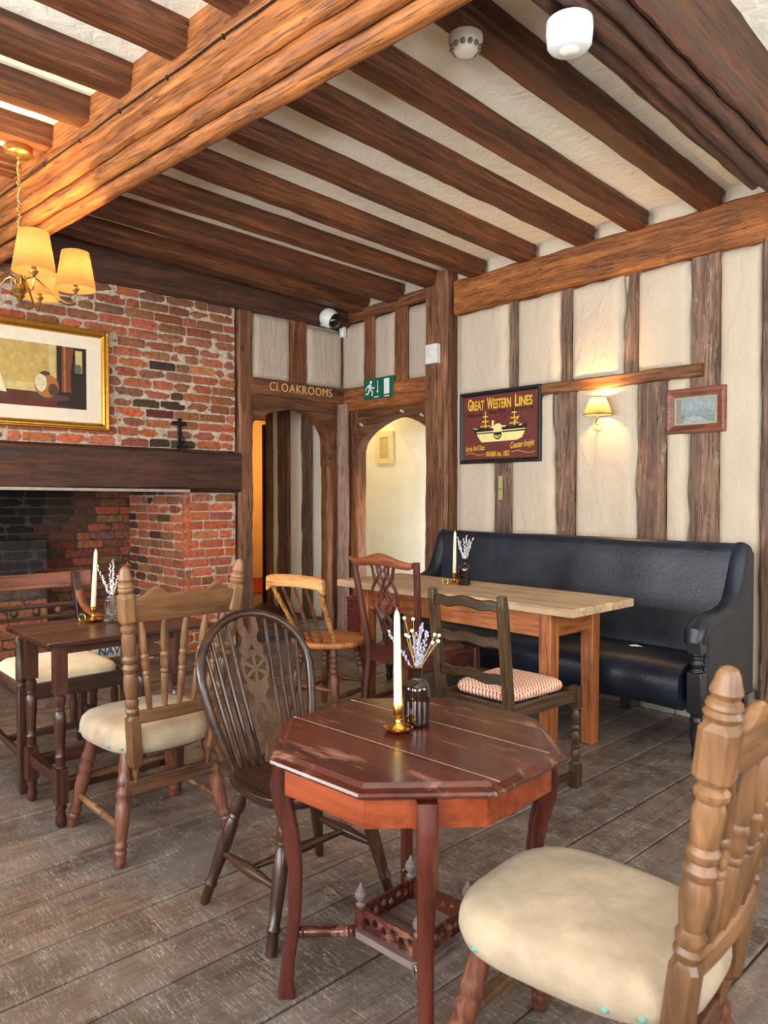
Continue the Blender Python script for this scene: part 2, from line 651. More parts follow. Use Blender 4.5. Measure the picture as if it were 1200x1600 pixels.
# plaster between the joist ends above the wall beam
for a, b in [(-4.16, -4.01), (-3.86, -3.50), (-3.36, -3.0), (-2.85, -2.59), (-2.44, -2.11), (-1.95, -1.45)]:
    pillow(mb, PB, a, b, 3.10, 3.28, .02, a * 5, .01)
struct(mb.build('wall_back', PLAST, smooth=60))
timber('wall_beam', (-4.16, YB, 2.985), (-1.05, YB, 3.0), .285, .13, BEAMW, (0, 0, 1), None, .012, None, 31, .02)
for i, (x0, x1, z0, z1) in enumerate([(-3.622, -3.534, 2.14, 2.87), (-3.137, -3.046, 2.14, 2.87), (-2.628, -2.524, 2.14, 2.87), (-2.156, -1.966, 0, 2.87),
                                      (-3.763, -3.589, 0, 2.12), (-3.178, -3.010, 0, 2.12), (-2.522, -2.315, 0, 2.12)]):
    timber('wall_stud_beam', ((x0 + x1) / 2, YB + .02, z0), ((x0 + x1) / 2 + (.03 if i == 2 else 0), YB + .02, z1), x1 - x0, .07, STUD, (1, 0, 0), None, .010, None, 40 + i, .012)
timber('wall_edge_post', (-1.56, YB + .0, .0), (-1.56, YB + .0, 2.87), .29, .12, STUD, (1, 0, 0), None, .01, None, 55, .02)
timber('wall_rail_beam', (-3.32, YB - .01, 2.118), (-2.062, YB - .01, 2.122), .082, .10, wood('rail_oak', (96, 58, 30), (160, 104, 56), 'z', 14, .6, crack=.6, bmp=.5), (0, 0, 1), None, .008, None, 58, .01)
# rough masonry plinth under the wall, behind the bench
mb = MB()
r = random.Random(2)
x = -4.1
while x < -1.75:
    w = r.uniform(.22, .42)
    q = r.uniform(-16, 12)
    mb.c = S((150 + q, 144 + q, 134 + q) if x > -2.6 else (96, 78, 66))
    y0 = 4.275 + r.uniform(-.02, .02)
    hh = .125 + r.uniform(-.015, .012)
    rings = []
    for i in range(6):
        xx = x + (w - .006) * i / 5
        q = .012 if i in (0, 5) else 0
        rings.append([V((xx, y0 + q + .012 * nz(xx * 9, 1, 0), 0)), V((xx, y0 + q + .010 * nz(xx * 9, 2, 5), hh * .6)), V((xx, y0 + .02 + q, hh - q)), V((xx, 4.78, hh - q)), V((xx, 4.78, 0))])
    mb.loft(rings)
    x += w
struct(mb.build('trim_1', attr_mat('plinth_stone', 14, .25, .9, .5, 30, .008), smooth=50, attr=True))

# ---- doorway wall with the exit sign
mb = MB()
mb.box((-5.7, YS + .05, 2.13), (-4.4, YS + .16, 3.3))
for i, (a, b) in enumerate([(-5.625, -5.30), (-5.145, -4.878), (-4.70, -4.44)]):
    pillow(mb, PS, a, b, 2.355, 3.0 if i else 2.98, .03, 60 + i, .012)
struct(mb.build('wall_doorway', PLGREY, smooth=60))
for i, (a, b) in enumerate([(-5.297, -5.148), (-4.876, -4.705)]):
    timber('doorway_stud_beam', ((a + b) / 2, YS + .03, 2.3), ((a + b) / 2, YS + .03, 3.02), b - a, .09, OAK, (1, 0, 0), None, .006, None, 65 + i, .01)
timber('doorway_plate_beam', (-5.6, YS + .03, 3.045), (-4.4, YS + .03, 3.075), .11, .12, OAK, (0, 0, 1), None, .008, None, 68, .012)
timber('doorway_lintel_beam', (-5.60, YS + .02, 2.25), (-4.42, YS + .02, 2.243), .225, .13, BEAMW, (0, 0, 1), None, .006, None, 69, .02)
HX = wood('header_oak', (70, 40, 22), (138, 86, 48), 'x', 14, .6, crack=.7, bmp=.4)
archS = [(-5.42, 1.62), (-5.405, 1.74), (-5.38, 1.81), (-5.33, 1.865), (-5.25, 1.92), (-5.13, 1.975), (-5.0, 2.02), (-4.90, 2.038), (-4.80, 2.036), (-4.68, 2.008), (-4.57, 1.965), (-4.495, 1.92), (-4.465, 1.86), (-4.46, 1.62)]
mb = MB()
mb.prism([(-5.55, 1.62)] + archS + [(-4.42, 1.62), (-4.42, 2.14), (-5.55, 2.14)], -.11, 0, FB(0, 0, YS + .005))
struct(mb.build('doorway_header_beam', HX, smooth=0, bev=.006))
timber('doorway_jamb_post', (-5.47, YS + .06, 0), (-5.47, YS + .06, 2.15), .14, .12, OAK, (1, 0, 0), None, .008, None, 71, .015)
timber('corner_post', (-5.56, 4.66, 0), (-5.56, 4.66, 2.2), .12, .15, wood('lilac_oak', (104, 76, 62), (164, 130, 112), 'z', 14, .65, crack=.6, bmp=.5), (.8, .6, 0), None, .008, None, 72, .02)
timber('big_post', (-4.335, YS + .03, 0), (-4.325, YS + .03, 3.22), .255, .17, wood('post_oak', (84, 50, 32), (150, 100, 66), 'z', 12, .6, crack=.9, bmp=.5), (1, 0, 0), None, .012, None, 74, .02)
for x, z, t in [(-5.33, 1.99, .3), (-4.77, 2.075, -.15), (-4.52, 2.02, 0)]:
    mb = MB()
    mb.lathe([(0, .014), (.8, .013), (1, .010)], (x, YS - .000, z), (x + .02 * t, YS - .035, z + .01), 8)
    o = mb.build('beam_peg', plain('peg_pale', (206, 186, 164), .7))
    tag(o, {.3: 'pale wooden peg above the left shoulder of the exit doorway arch', -.15: 'pale wooden peg just above the crown of the exit doorway arch', 0: 'pale wooden peg beside the big post at the exit arch'}[t], 'peg')

# ---- cloakroom doorway wall
mb = MB()
mb.box((XA - .16, 3.5, 2.2), (XA - .05, 4.75, 3.3))
pillow(mb, PA, 3.62, 4.045, 2.355, 2.945, .035, 81, .016)
pillow(mb, PA, 4.225, 4.665, 2.365, 2.91, .035, 83, .016)
struct(mb.build('wall_cloakroom', PLGREY, smooth=60))
timber('cloakroom_stud_beam', (XA - .03, 4.135, 2.3), (XA - .03, 4.135, 3.0), .19, .09, OAK, (0, 1, 0), None, .006, None, 85, .01)
timber('cloakroom_post', (XA - .03, 3.552, 0), (XA - .03, 3.552, 3.0), .145, .12, wood('post_oak', (84, 50, 32), (150, 100, 66), 'z', 12, .6, crack=.9, bmp=.5), (0, 1, 0), None, .010, None, 86, .014)
lint = timber('cloakroom_lintel_beam', (XA - .01, 3.60, 2.288), (XA - .01, 4.66, 2.285), .15, .12, OAK, (0, 0, 1), None, .005, None, 87, .015)
t = MB()
xo = 0.0
for chx in 'CLOAKROOMS':
    vs, fs = text(chx, .108, .0012, .90, -.0008, align='LEFT')
    a, b = min(v[0] for v in vs), max(v[0] for v in vs)
    lo, hi = min(v[1] for v in vs), max(v[1] for v in vs)
    t.add([(v[0] - a + xo, v[1], v[2]) for v in vs], fs)
    ends = {'L': ((0,), (0, 1)), 'A': ((), (0, 1)), 'K': ((0, 1), (0, 1)), 'R': ((0,), (0, 1)), 'M': ((0, 1), (0, 1)), 'C': ((1,), ()), 'S': ((1,), (0,))}.get(chx, ((), ()))
    for row, y0, y1 in ((0, hi - .0035, hi), (1, lo, lo + .0035)):
        for e in ends[row]:
            c = xo + (.006 if e == 0 else b - a - .006)
            if chx in 'CS':
                t.box((c - .004, y0 - .012 * (1 - row), -.0012), (c + .002, y1 + .012 * row, .0012))
            else:
                t.box((c - .011, y0, -.0012), (c + .011, y1, .0012))
    xo += b - a + .0165
t.v = [V((v.x - xo / 2, v.y, v.z)) for v in t.v]
to = t.build('painted_lettering', plain('gilt_paint', (232, 190, 116), .5), smooth=0)
to.matrix_world = FA(4.145, 2.262, .058)
to['kind'] = 'structure'
archA = [(3.625, 1.60), (3.625, 1.93), (3.65, 1.975), (3.72, 2.022), (3.83, 2.066), (3.97, 2.102), (4.10, 2.122), (4.18, 2.118), (4.27, 2.09), (4.36, 2.04), (4.43, 1.975), (4.475, 1.90), (4.487, 1.82), (4.487, 1.60)]
mb = MB()
mb.prism([(3.60, 1.60)] + archA + [(4.66, 1.60), (4.66, 2.225), (3.60, 2.225)], -.12, 0, FA(0, 0, .0))
struct(mb.build('cloakroom_header_beam', wood('header_oak', (70, 40, 22), (138, 86, 48), 'y', 14, .6, crack=.7, bmp=.4), smooth=0, bev=.006))
timber('cloakroom_jamb_post', (XA - .06, 4.555, 0), (XA - .06, 4.555, 2.2), .13, .12, OAK, (0, 1, 0), None, .008, None, 88, .015)
timber('left_wall_plate_beam', (XA - .06, -1.9, 3.10), (XA - .02, 4.72, 3.105), .33, .22, DARKB, (0, 0, 1), None, .010, None, 90, .02)

# ---- brick wall, pier and fireplace
BR = attr_mat('old_brick', 30, .42, .85, .9, 60, .012)
def bcol(r, u, v, hot=0.0):
    """A brick's own colour: reds to browns, some over-burnt, sooty ones in the smoke-stained patch."""
    c = r.choice([(166, 94, 60), (174, 100, 64), (160, 96, 66), (152, 90, 60), (180, 104, 68), (160, 102, 74), (146, 86, 58), (142, 92, 68)])
    if hot > r.random():
        c = r.choice([(196, 106, 68), (188, 98, 64), (202, 114, 76), (180, 92, 62)])
    return tuple(x + r.uniform(-8, 8) for x in c)

def bricks(mb, P, u0, u1, v0, v1, seed, colf, course=.077, bl=.235, rough=1.0, top=None, mort=(204, 184, 162), depth=.05, dv=0.0):
    r = random.Random(seed)
    rows = int(round((v1 - v0) / course))
    ch = (v1 - v0) / rows
    # mortar bed
    mb.c = S(mort)
    nu, nv = max(2, int((u1 - u0) / .035)), max(2, int((v1 - v0) / .03))
    vs = [P(u0 + (u1 - u0) * i / nu, v0 + (v1 - v0) * j / nv, -.007 + +.008 * rough * nz(i * .35, j * .35, seed) + .004 * rough * nz(i * 1.1, j * 1.1, seed)) for j in range(nv + 1) for i in range(nu + 1)]
    mb.add(vs, [(j * (nu + 1) + i, j * (nu + 1) + i + 1, (j + 1) * (nu + 1) + i + 1, (j + 1) * (nu + 1) + i) for j in range(nv) for i in range(nu)])
    for k in range(rows):
        u = u0 - r.uniform(0, bl)
        za = v0 + k * ch
        while u < u1:
            L = bl * r.choice([1, 1, 1, 1, .52, .75]) * r.uniform(.94, 1.08)
            a, b = max(u, u0), min(u + L, u1)
            u += L
            if b - a < .04:
                continue
            g = .006
            a2, b2, z0, z1 = a + g, b - g, za + g + r.uniform(-.002, .003) * rough, za + ch - g + r.uniform(-.003, .003) * rough
            if a2 < u0 + .02: a2 = u0
            if b2 > u1 - .02: b2 = u1
            if top and za > top(a): continue
            mb.c = S(colf(r, (a + b) / 2, za))
            ho = r.uniform(-.003, .006) * rough
            nx, ny = max(3, int((b2 - a2) / .045)), 3
            vs = []
            for j in range(ny + 1):
                for i in range(nx + 1):
                    uu, zz = a2 + (b2 - a2) * i / nx, z0 + (z1 - z0) * j / ny
                    ed = (i in (0, nx)) + (j in (0, ny))
                    h = ho + .004 * rough * nz(uu * 28, zz * 28, seed) - (.004, .002, .006)[0] * (ed > 0) - .006 * (ed > 1) * rough
                    if ed:
                        uu += .0035 * rough * nz(uu * 20, zz * 40, seed + 4) * (i not in (0, nx) or 1)
                        zz += .0035 * rough * nz(uu * 22, zz * 30, seed + 8)
                    vs.append((uu, zz, h))
            n = nx + 1
            fs = [(j * n + i, j * n + i + 1, (j + 1) * n + i + 1, (j + 1) * n + i) for j in range(ny) for i in range(nx)]
            loop = [i for i in range(nx)] + [nx + j * n for j in range(ny)] + [ny * n + nx - i for i in range(nx)] + [(ny - j) * n for j in range(ny)]
            base = len(vs)
            vs += [(vs[q][0], vs[q][1], -depth) for q in loop]
            m = len(loop)
            fs += [(loop[q], base + q, base + (q + 1) % m, loop[(q + 1) % m]) for q in range(m)]
            mb.add([P(*p) for p in vs], fs)

def col_up(r, u, v):
    # smoke stain: a ragged streak rising above the iron bracket
    d = abs(u - (2.86 + .10 * nz(v * 4, 1, 1)))
    s = max(0, 1 - d / .26) * max(0, 1 - max(0, v - 1.95) / .75)
    c = bcol(r, u, v, .12 if v > 2.0 else .35)
    if s * .85 > r.random():
        c = tuple(x * r.uniform(.42, .62) for x in c)
    if v > 2.6:
        c = tuple(x * .9 for x in c)
    return c

mb = MB()
bricks(mb, PA, -1.9, 3.455, 1.70, 2.945, 3, col_up, rough=1.3, top=lambda u: 2.93 + .05 * nz(u * 5, 3, 2) - (.05 if 2.15 < u < 2.34 else 0))
bricks(mb, PA, 2.97, 3.455, 0, 1.335, 5, lambda r, u, v: bcol(r, u, v, .75), rough=.6)
PI = lambda u, v, h: (u, 2.97 - h, v)
def col_in(r, u, v):
    c = bcol(r, u, v, .5)
    if r.random() < .6 * (v - .75) and u < -5.85 or u < -6.4 and r.random() < .45:
        c = tuple(x * r.uniform(.42, .7) for x in c)
    return c
bricks(mb, PI, -6.70, XA - .0, 0, 1.62, 7, col_in, rough=.7)
PC = lambda u, v, h: (-6.68 + h, u, v)
def col_back(r, u, v):
    c = bcol(r, u, v, .1)
    s = (2.55 - u) * 1.9 + (v - 1.0) * 1.1
    f = max(.10, min(.85, .72 - s * .55))
    return tuple(x * f * r.uniform(.85, 1.1) for x in c)
bricks(mb, PC, -.4, 2.98, 0, 2.2, 9, col_back, rough=.9, mort=(70, 58, 50))
PH = lambda u, v, h: (-6.33 + h, u, v)
def col_hob(r, u, v):
    if v > .62: return tuple(x + r.uniform(-5, 5) for x in (40, 38, 38))
    if v > .46: return (96, 80, 72)
    return tuple(x + r.uniform(-8, 8) for x in (150, 96, 66))
bricks(mb, PH, 1.0, 2.11, 0, .945, 13, col_hob, rough=.9, mort=(70, 60, 54))
PT = lambda u, v, h: (v, u, .945 + h)
bricks(mb, PT, 1.0, 2.11, -6.68, -6.33, 15, lambda r, u, v: (44, 40, 38), rough=.9, mort=(60, 54, 50))
# core masonry so the wall has thickness and the chimney is closed
mb.c = S((92, 66, 54))
mb.box((XA - .95, -1.9, 1.62), (XA - .06, 3.44, 3.2))
mb.box((-6.9, 3.03, 0), (XA - .06, 3.44, 1.62))
mb.box((-6.95, -1.9, 0), (-6.74, 3.2, 2.3))
mb.c = S((40, 30, 25))
mb.box((XA - .16, 3.42, 0), (XA - .055, 3.56, 3.1))  # dark filler added to stop light leaking by the post; gap's shade painted in
mb.c = S((92, 66, 54))
mb.box((-6.66, 1.02, 0), (-6.39, 2.05, .90))
mb.box((-6.9, -1.9, 0), (XA - .02, .05, 1.62))
struct(mb.build('wall_left', BR, smooth=45, attr=True))
timber('mantel_beam', (XA - .02, -1.9, 1.56), (XA - .02, 3.475, 1.515), .33, .17, DARKB, (0, 0, 1), None, .012, None, 95, .02)
mb = MB()
mb.beam((XA + .045, -1.9, 1.392), (XA + .045, 2.98, 1.352), .022, .06, (0, 0, 1))
struct(mb.build('trim_2', plain('steel_strip', (176, 164, 150), .5, .1, .15), smooth=0, bev=.002))
# iron bracket on the bricks above the mantel
t = thing('iron_bracket', 'black wrought iron bracket fixed to the bricks above the mantel beam', 'bracket', (XA + .004, 2.92, 1.70))
IRON = plain('wrought_iron', (38, 32, 30), .6, .6, .2)
mb = MB(); mb.box((0, -.014, .03), (.02, .014, .25)); mb.box((0, -.07, .19), (.018, .06, .222))
mb.build('back_plate', IRON, t, bev=.004)
mb = MB(); mb.tube([(.0, 0, .05), (.05, 0, .045), (.075, 0, .06), (.08, 0, .09)], .009, 8); mb.box((0, -.02, .0), (.05, .05, .03))
mb.build('hook', IRON, t)

# ---- passage behind the cloakroom arch, and the warm hall beyond it
mb = MB()
PP = lambda u, v, h: (u, 4.545 - h, v)
mb.box((-6.72, 4.58, 0), (XA - .06, 4.68, 3.2))
mb.box((-6.72, 4.68, 0), (-6.64, 6.3, 3.2))
for i, (a, b) in enumerate([(-5.905, -5.62), (-6.285, -6.065), (-6.60, -6.485)]):
    pillow(mb, PP, a, b, .10, 2.5, .035, 100 + i, .05, nv=30)
struct(mb.build('wall_passage', plaster('passage_plaster', (204, 200, 182), 5, .9, (1, 1, .4)), smooth=60))
PST = wood('passage_stud', (74, 58, 44), (128, 102, 80), 'z', 14, .75, wear=(142, 128, 112), wear_at=.62, crack=.7, bmp=.5)
for i, (a, b) in enumerate([(-6.065, -5.905), (-6.485, -6.285), (-6.71, -6.60)]):
    timber('passage_stud_beam', ((a + b) / 2, 4.555, .1), ((a + b) / 2, 4.555, 2.5), b - a, .09, PST, (1, 0, 0), None, .012, None, 110 + i, .012)
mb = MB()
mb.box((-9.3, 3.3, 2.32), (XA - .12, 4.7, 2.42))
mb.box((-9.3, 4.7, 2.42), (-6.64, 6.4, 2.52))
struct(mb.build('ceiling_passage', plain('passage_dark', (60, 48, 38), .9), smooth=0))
mb = MB()
mb.box((-9.3, 3.46, .0), (XA - .13, 4.58, .10))
mb.box((-9.3, 4.58, .0), (-6.72, 6.4, .10))
mb.box((XA - .13, 3.6, 0), (XA - .01, 4.56, .095))
struct(mb.build('floor_passage', wood('step_wood', (66, 56, 48), (112, 98, 86), 'y', 14, .6), smooth=0, bev=.006))
mb = MB()
mb.box((-9.3, 3.3, 0), (-9.2, 6.4, 2.5))
mb.box((-9.2, 3.36, 0), (XA - .13, 3.46, 2.5))
mb.box((-9.3, 6.3, 0), (-6.6, 6.4, 2.5))
struct(mb.build('wall_hall_end', plaster('hall_plaster', (232, 200, 150), 4, .3), smooth=0))
# open door at the end of the passage, seen nearly edge on
t = thing('door_1', 'tall black door standing open at the end of the cloakroom passage', 'door', (-7.02, 4.86, .10), 0)
t['kind'] = 'structure'
DB = plain('door_black', (24, 22, 22), .5)
mb = MB(); mb.box((-.045, -.155, 0), (.0, .62, 2.02)); mb.build('door_leaf', DB, t, bev=.004)
mb = MB(); mb.lathe([(0, .012), (.4, .012), (.5, .026), (.8, .028), (1, .012)], (.0, -.10, .98), (.06, -.10, .98)); mb.build('door_knob', plain('old_brass', (150, 120, 66), .35, 1), t)
mb = MB(); mb.box((-.7, -.75, 0), (.7, .75, .012))
o = mb.build('carpet', plain('red_carpet', (150, 46, 34), .95, 0, .4, 18), smooth=0)
o.location = (-8.4, 5.2, .10)
tag(o, 'red patterned carpet in the warm lit hall beyond the cloakroom doorway', 'carpet')

# ---- stair lobby behind the exit arch
mb = MB()
PL = lambda u, v, h: (u, 5.8 - h, v)
pillow(mb, PL, -6.64, -4.3, 0, 3.0, .0, 120, .0, nu=20, nv=20)
mb.box((-6.64, 5.83, 0), (-4.3, 5.95, 3.2))
mb.box((-4.3, YB + .1, 0), (-4.2, 5.9, 3.2))
struct(mb.build('wall_lobby', LOBBY, smooth=60))
mb = MB()
a, b = (-6.02, 2.24), (-4.3, .64)
mb.prism([a, b, (b[0], b[1] + 2.4), (a[0], a[1] + .8)], -.02, .22, FB(0, 0, 5.80))
mb.box((-6.64, 4.84, 2.62), (-4.3, 5.83, 2.72))
struct(mb.build('ceiling_stair_soffit', LOBBY, smooth=0, bev=.01))
t = thing('wall_vent', 'cream louvred vent in a raised frame on the lobby wall beyond the exit arch', 'vent', (-6.17, 5.795, 1.865))
VM = plain('vent_cream', (226, 208, 164), .6)
mb = MB()
ol = [[(-.145, -.185), (.145, -.185), (.145, .185), (-.145, .185)], [(-.075, -.12), (.075, -.12), (.075, .12), (-.075, .12)]]
mb.add(*plate(ol, .03), M=frame((0, -.015, 0), (1, 0, 0), (0, 0, 1), (0, -1, 0)))
mb.build('vent_frame', VM, t, smooth=0, bev=.004)
mb = MB()
for i in range(13):
    z = -.112 + i * .0185
    mb.box((-.076, -.018, z), (.076, -.004, z + .010))
mb.box((-.076, -.003, -.12), (.076, 0, .12))
mb.build('vent_louvres', VM, t, smooth=0)

# ---- the side of the room behind the camera: walls with the windows that light it
def window_wall(name, P, u0, u1, holes, z0=0, z1=3.3):
    mb = MB()
    ol = [[(u0, z0), (u1, z0), (u1, z1), (u0, z1)]] + [[(a, c), (b, c), (b, d), (a, d)] for a, b, c, d in holes]
    mb.add(*plate(ol, .2), M=P)
    return struct(mb.build(name, PLAST, smooth=0))
FRONT = [(-4.9, -3.3, .9, 2.45), (-2.5, -.7, .9, 2.45), (-.2, 1.1, .9, 2.45)]
RIGHT = [(-.6, 1.0, .9, 2.45), (1.7, 3.6, .9, 2.45)]
window_wall('wall_front', frame((0, -1.95, 0), (1, 0, 0), (0, 0, 1), (0, -1, 0)), -7.0, 1.7, FRONT)
window_wall('wall_right', frame((1.55, 0, 0), (0, 1, 0), (0, 0, 1), (1, 0, 0)), -2.1, 5.0, RIGHT)
FW = plain('window_paint', (222, 214, 200), .5)
for n, (a, b, c, d, side) in enumerate([h + ('f',) for h in FRONT] + [h + ('r',) for h in RIGHT]):
    mb = MB()
    ol = [[(a, c), (b, c), (b, d), (a, d)]]
    k = 3
    w = (b - a - .06) / k
    for i in range(k):
        for j in range(2):
            hz = (d - c - .06) / 2
            ol.append([(a + .03 + i * w + .02, c + .03 + j * hz + .02), (a + .03 + (i + 1) * w - .02, c + .03 + j * hz + .02), (a + .03 + (i + 1) * w - .02, c + .03 + (j + 1) * hz - .02), (a + .03 + i * w + .02, c + .03 + (j + 1) * hz - .02)])
    mb.add(*plate(ol, .05), M=frame((0, -1.95, 0), (1, 0, 0), (0, 0, 1), (0, -1, 0)) if side == 'f' else frame((1.55, 0, 0), (0, 1, 0), (0, 0, 1), (1, 0, 0)))
    struct(mb.build('window_%d' % (n + 1), FW, smooth=0))
# ------------------------------------------------------------------ furniture
def outline_seat(w_f, w_b, d, n=40, p=3.2):
    """Rounded seat outline, front at +y."""
    pts = []
    for i in range(n):
        a = 2 * pi * i / n
        c, s = cos(a), sin(a)
        x = abs(c) ** (2 / p) * (1 if c >= 0 else -1)
        y = abs(s) ** (2 / p) * (1 if s >= 0 else -1)
        w = w_b + (w_f - w_b) * (y + 1) / 2
        pts.append((x * w / 2, y * d / 2))
    return pts

def cushion(mb, ol, z0, z1, dome=.02, edge=.02):
    """Upholstered pad from an outline: rolled edge and a domed top."""
    h = z1 - z0
    prof = [(.90, 0), (.965, .10), (1.0, .38), (.995, .62), (.965, .84), (.90, .97), (.78, 1.0), (.55, 1.0), (.28, 1.0), (.04, 1.0)]
    rings = []
    for s, t in prof:
        zz = z0 + h * t + dome * (1 - s * s) * (t > .9)
        rings.append([V((x * s, y * s, zz + (.0025 * nz(x * 9, y * 9, 3) if t > .8 else 0))) for x, y in ol])
    mb.loft(rings)

def rail(mb, x0, x1, yf, zlo, zhi, th, n=24):
    """Chair-back rail following y = yf(x), z edges zlo(x), zhi(x)."""
    rings = []
    for i in range(n + 1):
        x = x0 + (x1 - x0) * i / n
        y = yf(x)
        a, b = zlo(x), zhi(x)
        e = min(.006, (b - a) * .2)
        ya, yb = (y if not isinstance(y, tuple) else y[0]), (y if not isinstance(y, tuple) else y[1])
        rings.append([V((x, ya - th / 2, a + e)), V((x, ya - th / 2 + e, a)), V((x, ya + th / 2 - e, a)), V((x, ya + th / 2, a + e)),
                      V((x, yb + th / 2, b - e)), V((x, yb + th / 2 - e, b)), V((x, yb - th / 2 + e, b)), V((x, yb - th / 2, b - e))])
    mb.loft(rings)

# ---------------- spindle-back chairs with tan seats
def spindle_chair(label, loc, rot):
    P = wood('chair_elm', (86, 58, 37), (146, 104, 66), 'z', 12, .40, wear=(186, 142, 98), wear_at=.64, bmp=.12, fine=.5)
    PX = wood('chair_elm', (86, 58, 37), (146, 104, 66), 'x', 12, .40, wear=(186, 142, 98), wear_at=.64, bmp=.12, fine=.5)
    LG = wood('chair_leg', (84, 46, 33), (128, 78, 56), 'z', 20, .36, bmp=.15)
    t = thing('spindle_back_chair', label, 'chair', loc, rot)
    ol = outline_seat(.48, .42, .47)
    vel = MATS.get('tan_velvet') or plain('tan_velvet', (174, 155, 130), .92, 0, .24, 6, .25, 240, sheen=.08)
    mb = MB()
    cushion(mb, ol, .372, .464, .016)
    mb.build('seat', vel, t, 70)
    mb = MB()
    mb.prism([(x * .84, y * .84) for x, y in ol], .362, .380)
    mb.build('seat_board', wood('dark_stain', (60, 36, 24), (98, 62, 42), 'y', 14, .5), t)
    r = random.Random(4)
    tm = plain('teal_fleck', (104, 150, 138), .8)
    for a in (203, 222, 246, 160, 20, 320):
        i = int(a / 9)
        x, y = ol[i]
        mb = MB()
        nn = V((x, y, 0)).normalized()
        mb.ball((x * .978, y * .978, .398), .012, 7, 5, (.75, .75, .6))
        mb.build('teal_stain', tm, t)
    legp = [(0, .0165), (.02, .02), (.05, .0215), (.085, .019), (.10, .022), (.125, .023), (.145, .019), (.16, .022), (.185, .0235), (.21, .019), (.235, .021),
            (.42, .026), (.53, .0265), (.58, .022), (.60, .025), (.645, .0285), (.69, .022), (.71, .0245), (.75, .028), (.79, .022), (.83, .023), (1, .020)]
    for sx in (-1, 1):
        for fx, fy, tx, ty in ((.22, .225, .155, .155), (.22, -.225, .16, -.15)):
            mb = MB()
            mb.lathe(legp, (sx * fx, fy, 0), (sx * tx, ty, .376), 16)
            mb.build('leg', LG, t)
        mb = MB()
        q = .30
        mb.lathe([(0, .010), (.1, .0125), (.3, .014), (.40, .0155), (.42, .012), (.45, .0165), (.48, .012), (.50, .0165), (.53, .012), (.55, .0165), (.58, .012), (.60, .0155), (.72, .014), (.9, .0125), (1, .010)],
                 (sx * .198, .198, .125), (sx * .199, -.198, .125), 12)
        mb.build('stretcher', P, t)
    mb = MB()
    mb.beam((-.185, -.185, .255), (.185, -.185, .255), .022, .055, (0, 1, 0))
    mb.build('stretcher', wood('dark_stain', (70, 42, 28), (108, 70, 46), 'x', 14, .5), t, bev=.005)
    mb = MB()
    mb.lathe([(0, .010), (.3, .014), (.45, .017), (.5, .013), (.55, .017), (.7, .014), (1, .010)], (-.203, .203, .19), (.203, .203, .19), 12)
    mb.build('stretcher', P, t)
    # back posts
    for sx in (-1, 1):
        a = V((sx * .150, -.205, .34))
        b = V((sx * .228, -.305, 1.07))
        def at(f): return a + (b - a) * f
        mb = MB()
        # pointed drop, lower block, turned shaft, upper block, finial
        mb.lathe([(0, .004), (.5, .009), (1, .015)], at(-.095), at(.0), 8)
        def block(f0, f1, hw):
            M0, M1 = at(f0), at(f1)
            tt = (b - a).normalized()
            xx = (V((1, 0, 0)) - tt * tt.x).normalized()
            yy = tt.cross(xx)
            rs = []
            for f, s in ((f0, .68), (f0 + .02, 1), (f1 - .02, 1), (f1, .68)):
                c = at(f)
                h = hw * s
                k = hw * .38
                rs.append([c + xx * u + yy * v for u, v in ((h, h - k), (h - k, h), (-h + k, h), (-h, h - k), (-h, -h + k), (-h + k, -h), (h - k, -h), (h, -h + k))])
            mb.loft(rs)
        block(-.01, .268, .0235)
        mb.lathe([(0, .018), (.03, .022), (.06, .024), (.09, .019), (.11, .023), (.15, .0245), (.19, .019), (.215, .021), (.36, .026), (.43, .024), (.47, .0195), (.49, .024), (.53, .027), (.57, .0195), (.59, .0245),
                  (.63, .026), (.66, .020), (.69, .022), (.84, .025), (.90, .020), (.925, .0255), (.955, .026), (.975, .020), (1, .019)], at(.262), at(.725), 16)
        block(.72, .875, .0275)
        mb.lathe([(0, .017), (.06, .024), (.16, .0285), (.25, .023), (.30, .027), (.38, .025), (.44, .019), (.56, .024), (.70, .020), (.86, .0165), (.95, .012), (1, .004)], at(.868), at(1.0), 16)
        mb.build('back_post', P, t, 30)
    # top rail with two peaks, bowed backwards
    yb = lambda z: -.205 - .10 * (z - .34) / .73
    bow = lambda x: -.028 * (1 - (x / .22) ** 2)
    def top(x):
        q = abs(x) / .215
        return .965 + .033 * math.exp(-((q - .55) / .16) ** 2) + .008 * math.exp(-(q / .22) ** 2) - .006 * q
    mb = MB()
    rail(mb, -.215, .215, lambda x: (yb(.87) + bow(x), yb(.98) + bow(x) - .004), lambda x: .868 + .006 * (1 - (x / .2) ** 2), top, .022, 40)
    mb.build('top_rail', PX, t)
    mb = MB()
    rail(mb, -.155, .155, lambda x: yb(.54) + bow(x) * .6, lambda x: .500, lambda x: .546, .024)
    mb.build('lower_rail', PX, t)
    sp = [(0, .008), (.06, .0105), (.20, .0125), (.38, .0135), (.40, .0105), (.42, .015), (.44, .0145), (.455, .011), (.475, .0135), (.54, .016), (.58, .0125), (.60, .0155), (.625, .0155), (.645, .011), (.66, .013), (.74, .0145), (.88, .0125), (1, .0085)]
    for q in (-1, -.5, 0, .5, 1):
        x0, x1 = q * .112, q * .165
        mb = MB()
        mb.lathe(sp, (x0, yb(.54) + bow(x0) * .6, .542), (x1, yb(.87) + bow(x1), .874), 12)
        mb.build('spindle', P, t)
    return t

spin = spindle_chair('spindle-back chair with a tan seat pulled up to the small rectangular side table', (-2.738, 1.292, 0), 90)
dup(spin, 'large spindle-back chair with a pale seat close in front, beside the octagonal table', (-.820, 1.368, 0), 95.2).scale = (.976, 1.097, .976)

